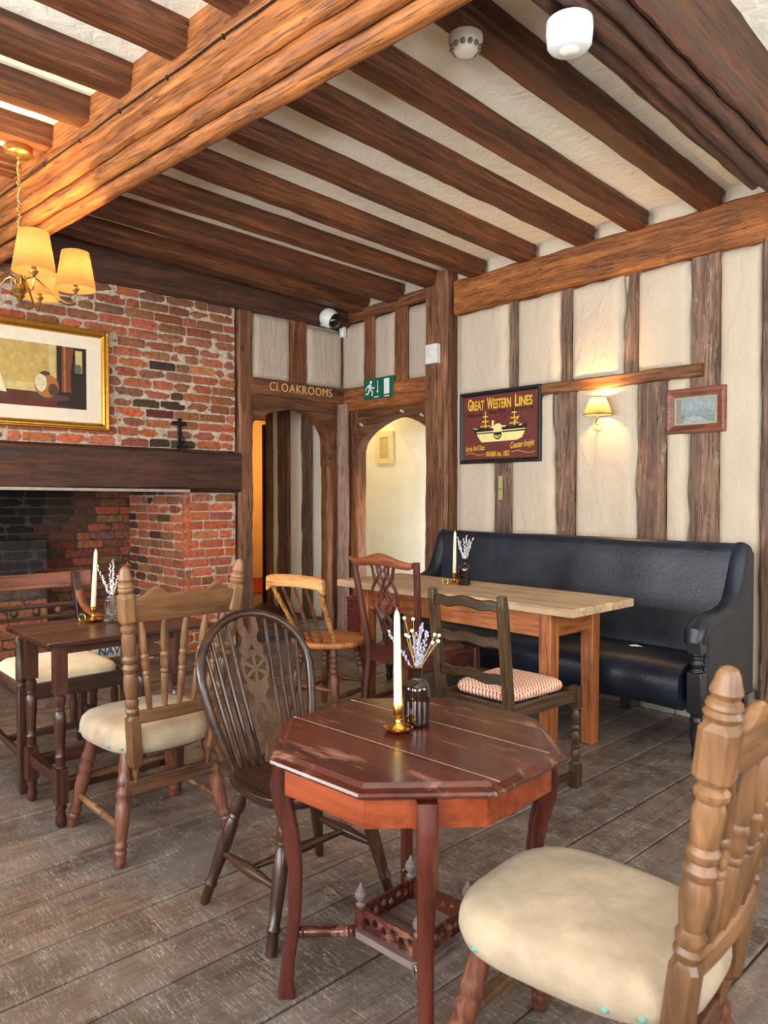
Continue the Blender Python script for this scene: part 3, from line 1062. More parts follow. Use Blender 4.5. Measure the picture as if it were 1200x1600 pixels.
# ---------------- octagonal table
MAH = lambda ax: wood('mahogany', (54, 19, 12), (92, 38, 25), ax, 9, .24, fine=.35, wear=(164, 112, 92), wear_at=.545, bmp=.12, coat=.25)
MAHR = lambda ax: wood('red_mahogany', (110, 44, 18), (164, 78, 40), ax, 9, .32, fine=.5, bmp=.12, coat=.2)
OC = (-1.344, 1.367, 0)
t = thing('octagonal_table', 'dark red octagonal occasional table in the middle of the floor with a fretted lower shelf', 'table', OC, 4)
def octa(r, off=22.5): return [(r * cos(radians(off + 45 * i)), r * sin(radians(off + 45 * i))) for i in range(8)]
MAHL = wood('mahogany_leg', (54, 19, 12), (96, 40, 26), 'z', 9, .26, fine=.4, bmp=.1, coat=.25)
R0 = .388
mb = MB()
mb.loft([[V((x, y, z)) for x, y in octa(r)] for r, z in ((R0 - .030, .650), (R0 - .020, .655), (R0 - .012, .660), (R0, .664), (R0 + .003, .670), (R0, .676), (R0 - .012, .680), (R0 - .020, .6805), (R0 - .022, .6835), (R0 - .030, .690), (R0 - .045, .6905))])
mb.build('tabletop', MAH('x'), t, smooth=20)
mb = MB()
for yy, x0, x1 in ((.105, -.345, .335), (-.125, -.34, .35)):
    mb.box((x0, yy - .0007, .6895), (x1, yy + .0007, .6909))
mb.build('board_seams', plain('seam_pale', (186, 140, 118), .6), t, smooth=0)
mb = MB()
a, b = octa(R0 - .035), octa(R0 - .057)
for i in range(8):
    j = (i + 1) % 8
    mb.add([(*a[i], .585), (*a[j], .585), (*b[j], .585), (*b[i], .585), (*a[i], .652), (*a[j], .652), (*b[j], .652), (*b[i], .652)],
           [(3, 2, 1, 0), (4, 5, 6, 7), (0, 1, 5, 4), (1, 2, 6, 5), (2, 3, 7, 6), (3, 0, 4, 7)])
mb.build('apron', MAHR('x'), t, smooth=0, bev=.002)
for k in range(4):
    an = radians(45 + 90 * k)
    d, s = V((cos(an), sin(an), 0)), V((-sin(an), cos(an), 0))
    rs = []
    path = [(0, .335, .019, .022), (.03, .338, .018, .019), (.10, .330, .018, .017), (.22, .314, .019, .017), (.34, .312, .020, .018), (.44, .326, .022, .021), (.52, .346, .024, .025), (.565, .352, .025, .025), (.60, .350, .025, .020), (.652, .346, .025, .014)]
    for z, rr, hw, hd in path:
        c = d * rr + V((0, 0, z))
        rs.append([c + s * (u * hw * .9) + d * (v * hd) for u, v in ((-1, -.8), (-.8, -1), (.8, -1), (1, -.8), (1, .8), (.8, 1), (-.8, 1), (-1, .8))])
    mb = MB()
    mb.loft(rs)
    mb.build('leg', MAHL, t, smooth=50)
    mb = MB()
    mb.lathe([(0, .012), (.06, .016), (.1, .012), (.13, .016), (.17, .012), (.2, .015), (.55, .012), (.8, .015), (.83, .012), (.86, .016), (.9, .012), (1, .013)], d * .155 + V((0, 0, .168)), d * .318 + V((0, 0, .168)), 12)
    mb.build('stretcher', MAH('z'), t)
mb = MB()
q = .125
mb.prism([(q, -q + .03), (q, q - .03), (q - .03, q), (-q + .03, q), (-q, q - .03), (-q, -q + .03), (-q + .03, -q), (q - .03, -q)], .160, .178)
DUST = wood('dusty_shelf', (96, 76, 72), (140, 122, 118), 'x', 8, .7, bmp=.1)
mb.build('lower_shelf', DUST, t, bev=.003)
g = .100
for k in range(4):
    an = radians(90 * k)
    M = Matrix.Rotation(an, 4, 'Z') @ frame((0, -g, .178), (1, 0, 0), (0, 0, 1), (0, -1, 0))
    hol = []
    for i in range(6):
        x = -.075 + .03 * i
        hol.append([(x + .010 * cos(2 * pi * j / 10), .0275 + .0105 * sin(2 * pi * j / 10) + .004 * (1 if i % 2 else -1)) for j in range(10)])
    mb = MB()
    mb.add(*plate([[(-g + .01, 0), (g - .01, 0), (g - .01, .052), (-g + .01, .052)]] + hol, .007), M=M)
    mb.build('gallery_fret', MAH('x'), t, smooth=0)
    c = Matrix.Rotation(an, 4, 'Z') @ V((-g, -g, .178))
    mb = MB()
    mb.box((c.x - .0125, c.y - .0125, c.z), (c.x + .0125, c.y + .0125, c.z + .056))
    post = mb.build('gallery_post', MAH('z'), t, smooth=0, bev=.002)
    mb = MB()
    mb.lathe([(0, .010), (.10, .014), (.18, .008), (.28, .009), (.40, .016), (.55, .017), (.66, .010), (.70, .014), (.76, .008), (.86, .005), (1, .0015)], c + V((0, 0, .055)), c + V((0, 0, .118)), 12)
    mb.build('finial', plain('grey_bloomed_wood', (112, 98, 96), .55), post)

# ---------------- wheel-back chair at the octagonal table
WD = lambda ax: wood('dark_elm', (30, 17, 11), (76, 44, 25), ax, 14, .30, fine=.7, wear=(140, 84, 42), wear_at=.61, bmp=.15, coat=.05)
t = thing('wheel_back_chair', 'dark hoop-backed chair with a pierced wheel splat at the octagonal table', 'chair', (-1.902, 1.412, 0), -90)
ol = []
for i in range(48):
    a = 2 * pi * i / 48
    x, y = cos(a), sin(a)
    px = .222 * abs(x) ** .72 * (1 if x > 0 else -1)
    py = .215 * abs(y) ** .8 * (1 if y > 0 else -1)
    px *= (1.0 + .08 * (py / .215))
    ol.append((px, py))
mb = MB()
rings = []
for s, z in ((.80, .388), (.93, .394), (.985, .405), (1, .417), (.985, .427), (.94, .4305), (.80, .426), (.5, .420), (.2, .419), (.02, .419)):
    rings.append([V((x * s, y * s, z + (.006 * math.exp(-(x / .04) ** 2) * max(0, y / .2) if s < .9 and z > .41 else 0))) for x, y in ol])
mb.loft(rings)
mb.build('seat', WD('y'), t, 50)
BY, BZ = -.150, .425
tilt = .16 / .47
def bp(x, s): return V((x, BY - tilt * s - .02 * (1 - (x / .22) ** 2) * min(1, s / .2), BZ + s))
hp = [(-.150, -.01), (-.172, .06), (-.197, .14), (-.213, .22), (-.219, .28)]
hp += [(-.219 * cos(radians(a)), .28 + .19 * sin(radians(a))) for a in range(12, 180, 12)]
hp += [(-x, s) for x, s in reversed(hp[:5])]
mb = MB()
mb.tube([bp(x, s) for x, s in hp], (.0165, .0135), 12, True, up=(0, 1, 0)) if False else mb.tube([bp(x, s) for x, s in hp], [.0155] * len(hp), 12)
mb.build('hoop', WD('x'), t)
def hoop_s(x):
    x = abs(x)
    return .28 + .19 * sqrt(max(0, 1 - (x / .219) ** 2))
for sx in (-1, 1):
    for xb, xt in ((.052, .078), (.083, .118), (.112, .154), (.135, .186)):
        s1 = hoop_s(xt) - .005
        mb = MB()
        mb.tube([bp(sx * xb, -.005), bp(sx * (xb + (xt - xb) * .5), s1 * .5), bp(sx * xt, s1)], [.0075, .0085, .006], 8)
        mb.build('spindle', WD('z'), t)
hw = [(0, .036), (.03, .031), (.06, .023), (.12, .016), (.18, .016), (.24, .022), (.29, .0275), (.34, .028), (.39, .022), (.43, .021), (.455, .030), (.475, .040), (.50, .043), (.52, .040), (.53, .038), (.55, .046), (.585, .053), (.62, .0555), (.66, .0535), (.69, .048), (.715, .041), (.73, .043), (.75, .046), (.77, .045), (.79, .037), (.81, .028), (.835, .026), (.86, .031), (.88, .038), (.92, .040), (1, .036)]
HS = .468
out = [(w, s * HS) for s, w in hw] + [(-w, s * HS) for s, w in reversed(hw)]
holes = []
cz = .625 * HS
for i in range(6):
    a0, a1 = radians(30 + 60 * i + 9), radians(30 + 60 * i + 51)
    ri, ro = .013, .0425
    holes.append([(ri * cos(a0 + .25), cz + ri * sin(a0 + .25))] + [(ro * cos(a0 + (a1 - a0) * j / 5), cz + ro * sin(a0 + (a1 - a0) * j / 5)) for j in range(6)] + [(ri * cos(a1 - .25), cz + ri * sin(a1 - .25))])
holes.append([(.0115 * sin(2 * pi * j / 14), .315 * HS + .032 * cos(2 * pi * j / 14)) for j in range(14)])
holes.append([(-.017, .895 * HS + .02), (0, .865 * HS), (.017, .895 * HS + .02), (.017, .985 * HS), (-.017, .985 * HS)])
holes.append([(-.011, .755 * HS), (.011, .755 * HS), (.004, .785 * HS), (0, .80 * HS), (-.004, .785 * HS)])
mb = MB()
vs, fs = plate([out] + holes, .012)
mb.add([bp(x, s - .005) + V((0, z, 0)) for x, s, z in vs], fs)
mb.build('wheel_splat', wood('brown_splat', (56, 34, 19), (104, 68, 38), 'z', 14, .5, fine=.6, bmp=.1), t, smooth=30)
lp = [(0, .0145), (.03, .0165), (.14, .0165), (.155, .0205), (.17, .0205), (.185, .0165), (.34, .0205), (.52, .0235), (.66, .021), (.70, .016), (.715, .019), (.735, .016), (.76, .022), (.82, .0245), (.87, .0175), (.89, .020), (.91, .017), (1, .016)]
for sx in (-1, 1):
    for fy, ty in ((.172, .115), (-.205, -.11)):
        mb = MB()
        mb.lathe(lp, (sx * .235, fy, 0), (sx * .135, ty, .396), 14)
        mb.build('leg', WD('z'), t)
    mb = MB()
    mb.lathe([(0, .009), (.2, .012), (.45, .019), (.55, .019), (.8, .012), (1, .009)], (sx * .192, -.165, .165), (sx * .194, .150, .170), 12)
    mb.build('stretcher', WD('y'), t)
mb = MB()
mb.lathe([(0, .009), (.2, .012), (.45, .018), (.55, .018), (.8, .012), (1, .009)], (-.193, -.01, .168), (.193, -.01, .168), 12)
mb.build('stretcher', WD('x'), t)

# ---------------- small round-seated comb-back chair
t = thing('comb_back_chair', 'light brown stick-back chair with a round seat near the cloakroom doorway', 'chair', (-3.435, 2.765, 0), 14)
CB = lambda ax: wood('golden_elm', (166, 104, 52), (214, 156, 92), ax, 12, .42, bmp=.12)
CS = lambda ax: wood('golden_seat', (140, 82, 38), (196, 132, 72), ax, 7, .40, bmp=.12)
CL = lambda ax: wood('brown_beech', (82, 48, 31), (130, 84, 57), ax, 16, .42, bmp=.15)
ol = [(.228 * cos(2 * pi * i / 40), .222 * sin(2 * pi * i / 40)) for i in range(40)]
mb = MB()
mb.loft([[V((x * s, y * s, z)) for x, y in ol] for s, z in ((.9, .432), (.985, .437), (1, .446), (1, .456), (.975, .464), (.93, .465), (.6, .458), (.25, .456), (.02, .456))])
mb.build('seat', CS('x'), t, 50)
mb = MB()
def cy(x): return -.335 + .30 * x * x
rail(mb, -.205, .205, lambda x: cy(x), lambda x: .800 - .012 * (abs(x) / .2) ** 2 - .022 * max(0, (abs(x) - .165) / .04), lambda x: .866 + .004 * cos(x * 14) - .014 * (abs(x) / .205) ** 8, .026, 40)
mb.build('comb_rail', CB('x'), t)
for i, q in enumerate((-1, -.55, -.15, .28, .66, 1) if False else (-1, -.5, 0, .5, 1)):
    x0, x1 = q * .125, q * .172
    mb = MB()
    p0, p1 = (x0, -.165 + .05 * q * q, .455), (x1, cy(x1), .806)
    if abs(q) == 1:
        mb.lathe([(0, .010), (.2, .0125), (.36, .014), (.38, .011), (.40, .0155), (.43, .011), (.46, .0155), (.48, .011), (.6, .0135), (.76, .0125), (.78, .0155), (.81, .0155), (.83, .011), (1, .010)], p0, p1, 12)
        mb.build('back_stick', CB('z'), t)
    else:
        mb.lathe([(0, .008), (.4, .0105), (1, .008)], p0, p1, 10)
        mb.build('back_stick', CL('z'), t)
lp = [(0, .014), (.1, .018), (.25, .021), (.28, .017), (.30, .021), (.55, .024), (.62, .019), (.64, .015), (.665, .022), (.69, .022), (.71, .016), (.735, .0225), (.76, .0225), (.78, .016), (.805, .0225), (.83, .0225), (.85, .016), (.875, .021), (.92, .018), (1, .016)]
for k in range(4):
    a = radians(45 + 90 * k)
    mb = MB()
    mb.lathe([(q, r_ * 1.12) for q, r_ in lp], (.255 * cos(a), .255 * sin(a), 0), (.155 * cos(a), .155 * sin(a), .44), 14)
    mb.build('leg', CL('z'), t)
for k, z in ((0, .19), (1, .15), (2, .19), (3, .15)):
    a0, a1 = radians(45 + 90 * k), radians(135 + 90 * k)
    rr = .255 - .10 * z / .44
    mb = MB()
    mb.lathe([(0, .008), (.2, .012), (.4, .014), (.43, .017), (.57, .017), (.6, .014), (.8, .012), (1, .008)], (rr * cos(a0), rr * sin(a0), z), (rr * cos(a1), rr * sin(a1), z), 10)
    mb.build('stretcher', CL('x'), t)

# ---------------- pierced-splat mahogany chair at the long table
t = thing('pierced_splat_chair', 'dark red-brown chair with an interlaced pierced splat at the long pale-topped table', 'chair', (-2.918, 3.0, 0), 0)
CH = lambda ax: wood('plum_mahogany', (58, 25, 21), (100, 51, 41), ax, 12, .36, bmp=.12)
CT = lambda ax: wood('crest_mahogany', (96, 46, 27), (146, 82, 48), ax, 12, .34, bmp=.12)
def bpost(sx, z):
    f = max(0, (z - .43) / .54)
    return V((sx * (.195 + .058 * f), -.205 - .075 * f ** 1.2, z))
for sx in (-1, 1):
    mb = MB()
    rs = []
    for z in (0, .2, .36, .43, .55, .7, .85, .955 if sx < 0 else .965):
        c = bpost(sx, z) if z >= .43 else V((sx * .195, -.205 - .05 * (1 - z / .43), z))
        rd = .019 if z > .43 else .022
        n = 10
        rs.append([c + V((rd * cos(2 * pi * i / n + pi / 10) * (1.1 if z < .45 else 1), rd * sin(2 * pi * i / n + pi / 10), 0)) for i in range(n)])
    mb.loft(rs)
    mb.build('back_post', CH('z'), t)
    mb = MB()
    mb.beam((sx * .245, .20, 0), (sx * .245, .20, .46), .045, .045)
    mb.build('leg', CH('z'), t, bev=.004)
    mb = MB()
    mb.beam((sx * .198, -.2, .415), (sx * .245, .2, .415), .024, .09)
    mb.build('seat_rail', CH('y'), t, bev=.003)
    mb = MB()
    mb.beam((sx * .196, -.21, .15), (sx * .245, .19, .15), .02, .03)
    mb.build('stretcher', CH('y'), t, bev=.003)
mb = MB(); mb.beam((-.19, -.205, .425), (.19, -.205, .425), .028, .09, (0, 1, 0)); mb.build('seat_rail', CH('x'), t, bev=.003)
mb = MB(); mb.beam((-.24, .20, .415), (.24, .20, .415), .026, .09, (0, 1, 0)); mb.build('seat_rail', CH('x'), t, bev=.003)
mb = MB()
cushion(mb, outline_seat(.47, .36, .36, p=6), .435, .485, .015)
mb.build('seat', plain('brown_leather', (96, 62, 46), .5, 0, .25, 9, .2, 90), t, 70)
mb = MB()
def crest_z(x): return .955 + .028 * math.exp(-(x / .13) ** 2) + .020 * math.exp(-((abs(x) - .268) / .03) ** 2) - .004
rs = []
for i in range(41):
    x = -.275 + (.275 + .235) * i / 40
    zc = crest_z(x) - .012
    hh = .020 + .014 * math.exp(-(x / .12) ** 2) - .010 * max(0, (abs(x) - .2) / .075)
    y = -.285 - .018 * (1 - (x / .27) ** 2)
    rs.append([V((x, y + .013 * cos(a), zc + hh * sin(a))) for a in [2 * pi * j / 12 for j in range(12)]])
mb.loft(rs)
mb.build('crest_rail', CT('x'), t)
def sp(x, f): # splat point, f from 0 (seat rail) to 1 (crest)
    z = .468 + .475 * f
    return V((x, -.215 - .07 * f ** 1.2 - .012 * sin(pi * f), z))
mb = MB()
def interp(tab, f):
    for (a, u), (b, w_) in zip(tab, tab[1:]):
        if f <= b:
            s = (f - a) / (b - a)
            s = s * s * (3 - 2 * s)
            return u + (w_ - u) * s
    return tab[-1][1]
def strap(tab, w=.010, sgn=1):
    pts = [sp(sgn * interp(tab, i / 48), i / 48) for i in range(49)]
    mb.tube(pts, [(.0065, w)] * 49, 8, up=(0, 1, 0))
for sgn in (-1, 1):
    strap([(0, .042), (.12, .040), (.30, .055), (.55, .096), (.68, .094), (.80, .066), (.90, .078), (1, .092)], .0115, sgn)
    strap([(0, .020), (.14, -.012), (.30, .030), (.44, -.006), (.60, .050), (.78, .0), (.90, .040), (1, .048)], .010, sgn)
    strap([(0, .040), (.16, .018), (.32, -.030), (.50, .056), (.66, .004), (.80, -.050), (.92, -.012), (1, -.030)], .009, sgn)
for f0, xx in ((.56, .088), (.80, .0)):
    mb.ball(sp(xx, f0), .012, 8, 6, (1, .6, 1)); mb.ball(sp(-xx, f0), .012, 8, 6, (1, .6, 1))
mb.build('pierced_splat', CH('z'), t)
mb = MB()
mb.prism([(-.062, .455), (.062, .455), (.05, .49), (-.05, .49)], -.008, .008, frame((0, -.215, 0), (1, 0, 0), (0, 0, 1), (0, -1, 0)))
mb.build('splat_shoe', CH('x'), t, bev=.003)

# ---------------- ladder-back chair with a patterned seat
t = thing('ladder_back_chair', 'ladder-back chair with three wavy slats and a red and white patterned seat', 'chair', (-2.03, 2.665, 0), 0)
LD = lambda ax: wood('olive_oak', (42, 29, 17), (94, 66, 37), ax, 14, .42, wear=(170, 134, 84), wear_at=.68, bmp=.15)
def lpost(sx, z):
    f = max(0, (z - .40) / .5)
    return V((sx * (.185 + .006 * f), -.235 - .06 * f, z))
for sx in (-1, 1):
    mb = MB()
    zs = (0, .25, .40, .55, .72, .86, .905)
    rs = []
    for z in zs:
        c = lpost(sx, z) if z >= .4 else V((sx * .185, -.235 + .02 * (1 - z / .4) * 0, z))
        a, b = .0175, .021
        if z > .88: a, b = .016, .014
        rs.append([c + V((u * a, v * b, 0)) for u, v in ((-1, -1), (1, -1), (1, 1), (-1, 1))])
    mb.loft(rs)
    mb.build('back_post', LD('z'), t, smooth=0, bev=.003)
    mb = MB()
    x, y = sx * .213, .215
    mb.box((x - .021, y - .021, 0), (x + .021, y + .021, .105))
    mb.lathe([(0, .017), (.03, .021), (.06, .016), (.10, .0185), (.17, .022), (.24, .018), (.27, .014), (.29, .020), (.33, .020), (.35, .014), (.38, .017), (.46, .0225), (.55, .018), (.58, .014), (.61, .020), (.66, .020), (.69, .014), (.72, .017), (.82, .023), (.9, .019), (.94, .015), (.96, .022), (1, .02)], (x, y, .10), (x, y, .365), 14)
    mb.box((x - .021, y - .021, .36), (x + .021, y + .021, .455))
    mb.build('leg', LD('z'), t, smooth=40)
    mb = MB(); mb.beam((sx * .187, -.22, .415), (sx * .213, .2, .415), .022, .055); mb.build('seat_rail', LD('y'), t, bev=.003)
    mb = MB(); mb.beam((sx * .187, -.22, .06), (sx * .213, .2, .06), .018, .026); mb.build('stretcher', LD('y'), t, bev=.003)
mb = MB(); mb.beam((-.18, -.235, .415), (.18, -.235, .415), .022, .055, (0, 1, 0)); mb.build('seat_rail', LD('x'), t, bev=.003)
mb = MB(); mb.beam((-.2, .215, .415), (.2, .215, .415), .022, .055, (0, 1, 0)); mb.build('seat_rail', LD('x'), t, bev=.003)
mb = MB(); mb.beam((-.197, .05, .06), (.197, .05, .06), .018, .026, (0, 1, 0)); mb.build('stretcher', LD('x'), t, bev=.003)
def wavy(x, h):
    q = abs(x) / .18
    return h * (math.exp(-(q / .42) ** 2) * .75 + math.exp(-((q - .78) / .2) ** 2) * .42)
for z, hh in ((.868, .024), (.715, .022), (.560, .022)):
    mb = MB()
    y = lambda x, z=z: lpost(0, z).y - .018 * (1 - (x / .18) ** 2)
    rail(mb, -.181, .181, y, lambda x: z - .040 + wavy(x, .026), lambda x: z + .006 + wavy(x, hh), .014, 40)
    mb.build('back_slat', LD('x'), t)
m, nt, b = node_mat('lattice_fabric')
vec = coords(nt, (1, 1, 1), False)
mp = N(nt, 'Mapping'); mp.inputs['Rotation'].default_value = (0, 0, radians(45)); mp.inputs['Scale'].default_value = (74, 74, 30)
nt.links.new(vec, mp.inputs['Vector'])
br = N(nt, 'TexBrick', offset=0.0)
br.inputs['Color1'].default_value = S((186, 92, 66)); br.inputs['Color2'].default_value = S((200, 110, 82)); br.inputs['Mortar'].default_value = S((240, 222, 200))
br.inputs['Scale'].default_value = 1.0; br.inputs['Mortar Size'].default_value = .17; br.inputs['Brick Width'].default_value = 1; br.inputs['Row Height'].default_value = 1
br.inputs['Mortar Smooth'].default_value = .25
nt.links.new(mp.outputs[0], br.inputs['Vector'])
nt.links.new(br.outputs['Color'], b.inputs['Base Color']); b.inputs['Roughness'].default_value = .9
bump(nt, b, br.outputs['Fac'], .4, .004)
mb = MB()
cushion(mb, outline_seat(.375, .325, .39, p=7), .438, .485, .016)
mb.build('seat', m, t, 70)

# ---------------- long table by the bench
t = thing('long_table', 'long rectangular table with a pale scrubbed top in front of the black bench', 'table', (-2.76, 3.262, 0))
TT = wood('scrubbed_pine', (160, 130, 98), (212, 184, 148), 'x', 8, .62, wear=(158, 138, 112), wear_at=.66, bmp=.2, fine=.6)
TB = lambda ax: wood('orange_oak', (132, 70, 33), (180, 108, 56), ax, 14, .46, bmp=.15)
mb = MB()
for i in range(3):
    a = -.285 + .19 * i
    mb.box((-.865, a + .0008, .738), (.865, a + .19 - .0008, .78))
mb.build('tabletop', TT, t, smooth=0, bev=.004)
for yy in (-.205, .205):
    mb = MB(); mb.beam((-.66, yy, .675), (.66, yy, .675), .022, .128, (0, 1, 0)); mb.build('apron', TB('x'), t, bev=.002)
for xx in (-.68, .68):
    mb = MB(); mb.beam((xx, -.18, .675), (xx, .18, .675), .022, .128); mb.build('apron', TB('y'), t, bev=.002)
    for yy in (-.19, .19):
        mb = MB(); mb.beam((xx - .012 * (1 if xx > 0 else -1), yy, 0), (xx - .012 * (1 if xx > 0 else -1), yy, .74), (.066, .074), (.066, .074)); mb.build('leg', TB('z'), t, bev=.004)

# ---------------- black leather bench
t = thing('leather_bench', 'long black leather bench with scrolled arms against the timbered wall', 'bench', (-2.70, 4.26, 0))
LE = MATS.get('black_leather')
m, nt, b = node_mat('black_leather')
v = coords(nt, (1, 1, 1), False)
n1 = noise_tex(nt, v, 3.5, 6, .65, .4)
c = ramp(nt, n1, [(.3, S((15, 20, 30))), (.55, S((25, 32, 46))), (.75, S((36, 43, 57)))])
c = mixc(nt, ramp(nt, noise_tex(nt, coords(nt, (.7, 1.6, 1.6), False), 2.6, 7, .72, .6), [(.64, G(0)), (.76, G(.45))]), c, S((112, 84, 66)))
nt.links.new(c, b.inputs['Base Color'])
nt.links.new(ramp(nt, n1, [(.3, G(.30)), (.7, G(.46))]), b.inputs['Roughness'])
vo = N(nt, 'TexVoronoi'); vo.inputs['Scale'].default_value = 130
nt.links.new(v, vo.inputs['Vector'])
w2 = noise_tex(nt, v, 26, 5, .7, .8)
ad = N(nt, 'Math', operation='MULTIPLY_ADD'); ad.inputs[1].default_value = 2.2
nt.links.new(w2, ad.inputs[0]); nt.links.new(vo.outputs['Distance'], ad.inputs[2])
bump(nt, b, ad.outputs[0], .22, .003)
LE = MATS['black_leather'] = m
def prof_sweep(mb, prof, x0, x1, n, amp=.006, seed=0):
    rs = []
    for i in range(n + 1):
        x = x0 + (x1 - x0) * i / n
        e = min(1, min(i, n - i) / 1.0)
        rs.append([V((x, y + amp * nz(x * 4, z * 5, seed) - (1 - e) * 0, z + amp * nz(x * 3, y * 6, seed + 9))) for y, z in prof])
    mb.loft(rs)
mb = MB()
prof_sweep(mb, [(-.005, .20), (-.005, .98), (-.012, 1.02), (-.04, 1.048), (-.085, 1.052), (-.118, 1.035), (-.132, 1.0), (-.142, .93), (-.158, .82), (-.185, .70), (-.215, .58), (-.24, .48), (-.25, .44), (-.25, .38), (-.12, .20)], -1.10, 1.075, 60, .006, 1)
mb.build('backrest', LE, t, 60)
mb = MB()
prof_sweep(mb, [(-.24, .24), (-.24, .44), (-.30, .462), (-.45, .468), (-.60, .462), (-.665, .448), (-.705, .415), (-.722, .37), (-.722, .31), (-.705, .255), (-.67, .235), (-.5, .23)], -1.085, 1.045, 60, .007, 4)
mb.build('seat', LE, t, 60)
for sx in (-1, 1):
    xa = sx * 1.095
    mb = MB()
    path = [(-.06, 1.02), (-.085, 1.0), (-.105, .95), (-.13, .88), (-.165, .80), (-.21, .735), (-.29, .695), (-.40, .675), (-.51, .668), (-.59, .655), (-.635, .622), (-.648, .575)]
    rads = [.050, .052, .052, .052, .052, .051, .050, .050, .052, .056, .060, .050]
    mb.tube([(xa, y, z) for y, z in path], [(r * 1.0, r) for r in rads], 16, up=(1, 0, 0))
    mb.build('arm', LE, t)
    mb = MB()
    mb.prism([(-.005, .22), (-.005, 1.0), (-.06, 1.03), (-.10, .95), (-.13, .87), (-.17, .79), (-.22, .725), (-.30, .685), (-.42, .66), (-.57, .655), (-.60, .60), (-.60, .5), (-.62, .25)], xa - .025, xa + .045, frame((0, 0, 0), (0, 1, 0), (0, 0, 1), (1, 0, 0)))
    mb.build('side_panel', LE, t, smooth=0, bev=.015, seg=3)
    EB = plain('ebonised_wood', (30, 30, 34), .32, 0, .15, 16, coat=.3)
    mb = MB()
    c = (xa + .012 * sx, -.648)
    mb.box((c[0] - .034, c[1] - .034, .53), (c[0] + .034, c[1] + .034, .598))
    mb.lathe([(0, .030), (.08, .034), (.16, .024), (.24, .026), (.45, .034), (.66, .026), (.74, .032), (.80, .024), (.9, .034), (1, .030)], (c[0], c[1], .435), (c[0], c[1], .532), 16)
    mb.box((c[0] - .036, c[1] - .036, .235), (c[0] + .036, c[1] + .036, .437))
    mb.build('arm_post', EB, t, smooth=40, bev=.003)
    mb = MB()
    for i in range(5):
        mb.ball((c[0] - .028 + .014 * i, c[1] - .035, .588), .005, 6, 5)
    mb.build('upholstery_nails', plain('nail_bronze', (60, 54, 52), .35, .9), t)
    mb = MB()
    mb.lathe([(0, .016), (.06, .022), (.12, .026), (.2, .018), (.3, .024), (.55, .032), (.75, .024), (.82, .034), (.9, .026), (1, .034)], (c[0], c[1], 0), (c[0], c[1], .237), 16)
    mb.build('leg', EB, t)
    mb = MB(); mb.beam((xa, -.06, 0), (xa, -.06, .25), .06, .05); mb.build('leg', EB, t, bev=.004)
mb = MB(); mb.beam((.42, -.09, 0), (.42, -.09, .25), .05, .05); mb.build('leg', EB, t, bev=.004)
mb = MB(); mb.beam((-.42, -.09, 0), (-.42, -.09, .25), .05, .05); mb.build('leg', EB, t, bev=.004)
mb = MB()
mb.add([(0, 0, .002), (.05, .01, .004), (.06, .03, .002), (.02, .028, .010), (-.02, .02, .003)], [(0, 1, 3), (1, 2, 3), (0, 3, 4)])
o = mb.build('paper_scrap', plain('paper', (236, 232, 224), .8), smooth=0)
o.location = (-2.05, 3.80, .471)
tag(o, 'torn white paper scrap lying on the black bench seat', 'paper')

# ---------------- small table by the hearth
t = thing('side_table', 'small dark rectangular table with turned legs near the brick fireplace', 'table', (-3.155, 1.30, 0))
ST = lambda ax: wood('dark_oak_table', (46, 22, 14), (88, 46, 32), ax, 12, .34, wear=(150, 100, 72), wear_at=.68, bmp=.15, coat=.1)
mb = MB(); mb.box((-.30, -.325, .722), (.225, .395, .743)); mb.build('tabletop', ST('y'), t, smooth=0, bev=.005)
lp = [(0, .012), (.12, .020), (.3, .022), (.6, .015), (.75, .022), (.9, .02), (1, .022)]
for sx in (-1, 1):
    for y in (-.262, .235):
        x = sx * .172
        mb = MB()
        mb.lathe(lp, (x, y, 0), (x, y, .10), 14)
        mb.box((x - .0235, y - .0235, .095), (x + .0235, y + .0235, .235))
        mb.lathe([(0, .016), (.02, .022), (.04, .017), (.06, .020), (.14, .018), (.17, .022), (.2, .018), (.3, .018), (.6, .0235), (.72, .022), (.76, .015), (.78, .022), (.81, .016), (.84, .019), (.93, .023), (.96, .016), (.98, .022), (1, .02)], (x, y, .232), (x, y, .535), 14)
        mb.box((x - .0235, y - .0235, .53), (x + .0235, y + .0235, .7215))
        mb.build('leg', ST('z'), t, smooth=40)
    mb = MB(); mb.beam((sx * .172, -.25, .704), (sx * .172, .225, .704), .02, .036); mb.build('apron', ST('y'), t, bev=.002)
    mb = MB(); mb.beam((sx * .172, -.25, .165), (sx * .172, .225, .165), .03, .05); mb.build('stretcher', ST('y'), t, bev=.003)
for y in (-.262, .235):
    mb = MB(); mb.beam((-.16, y, .704), (.16, y, .704), .02, .036, (0, 1, 0)); mb.build('apron', ST('x'), t, bev=.002)
    mb = MB(); mb.beam((-.16, y, .185), (.16, y, .185), .03, .045, (0, 1, 0)); mb.build('stretcher', ST('x'), t, bev=.003)

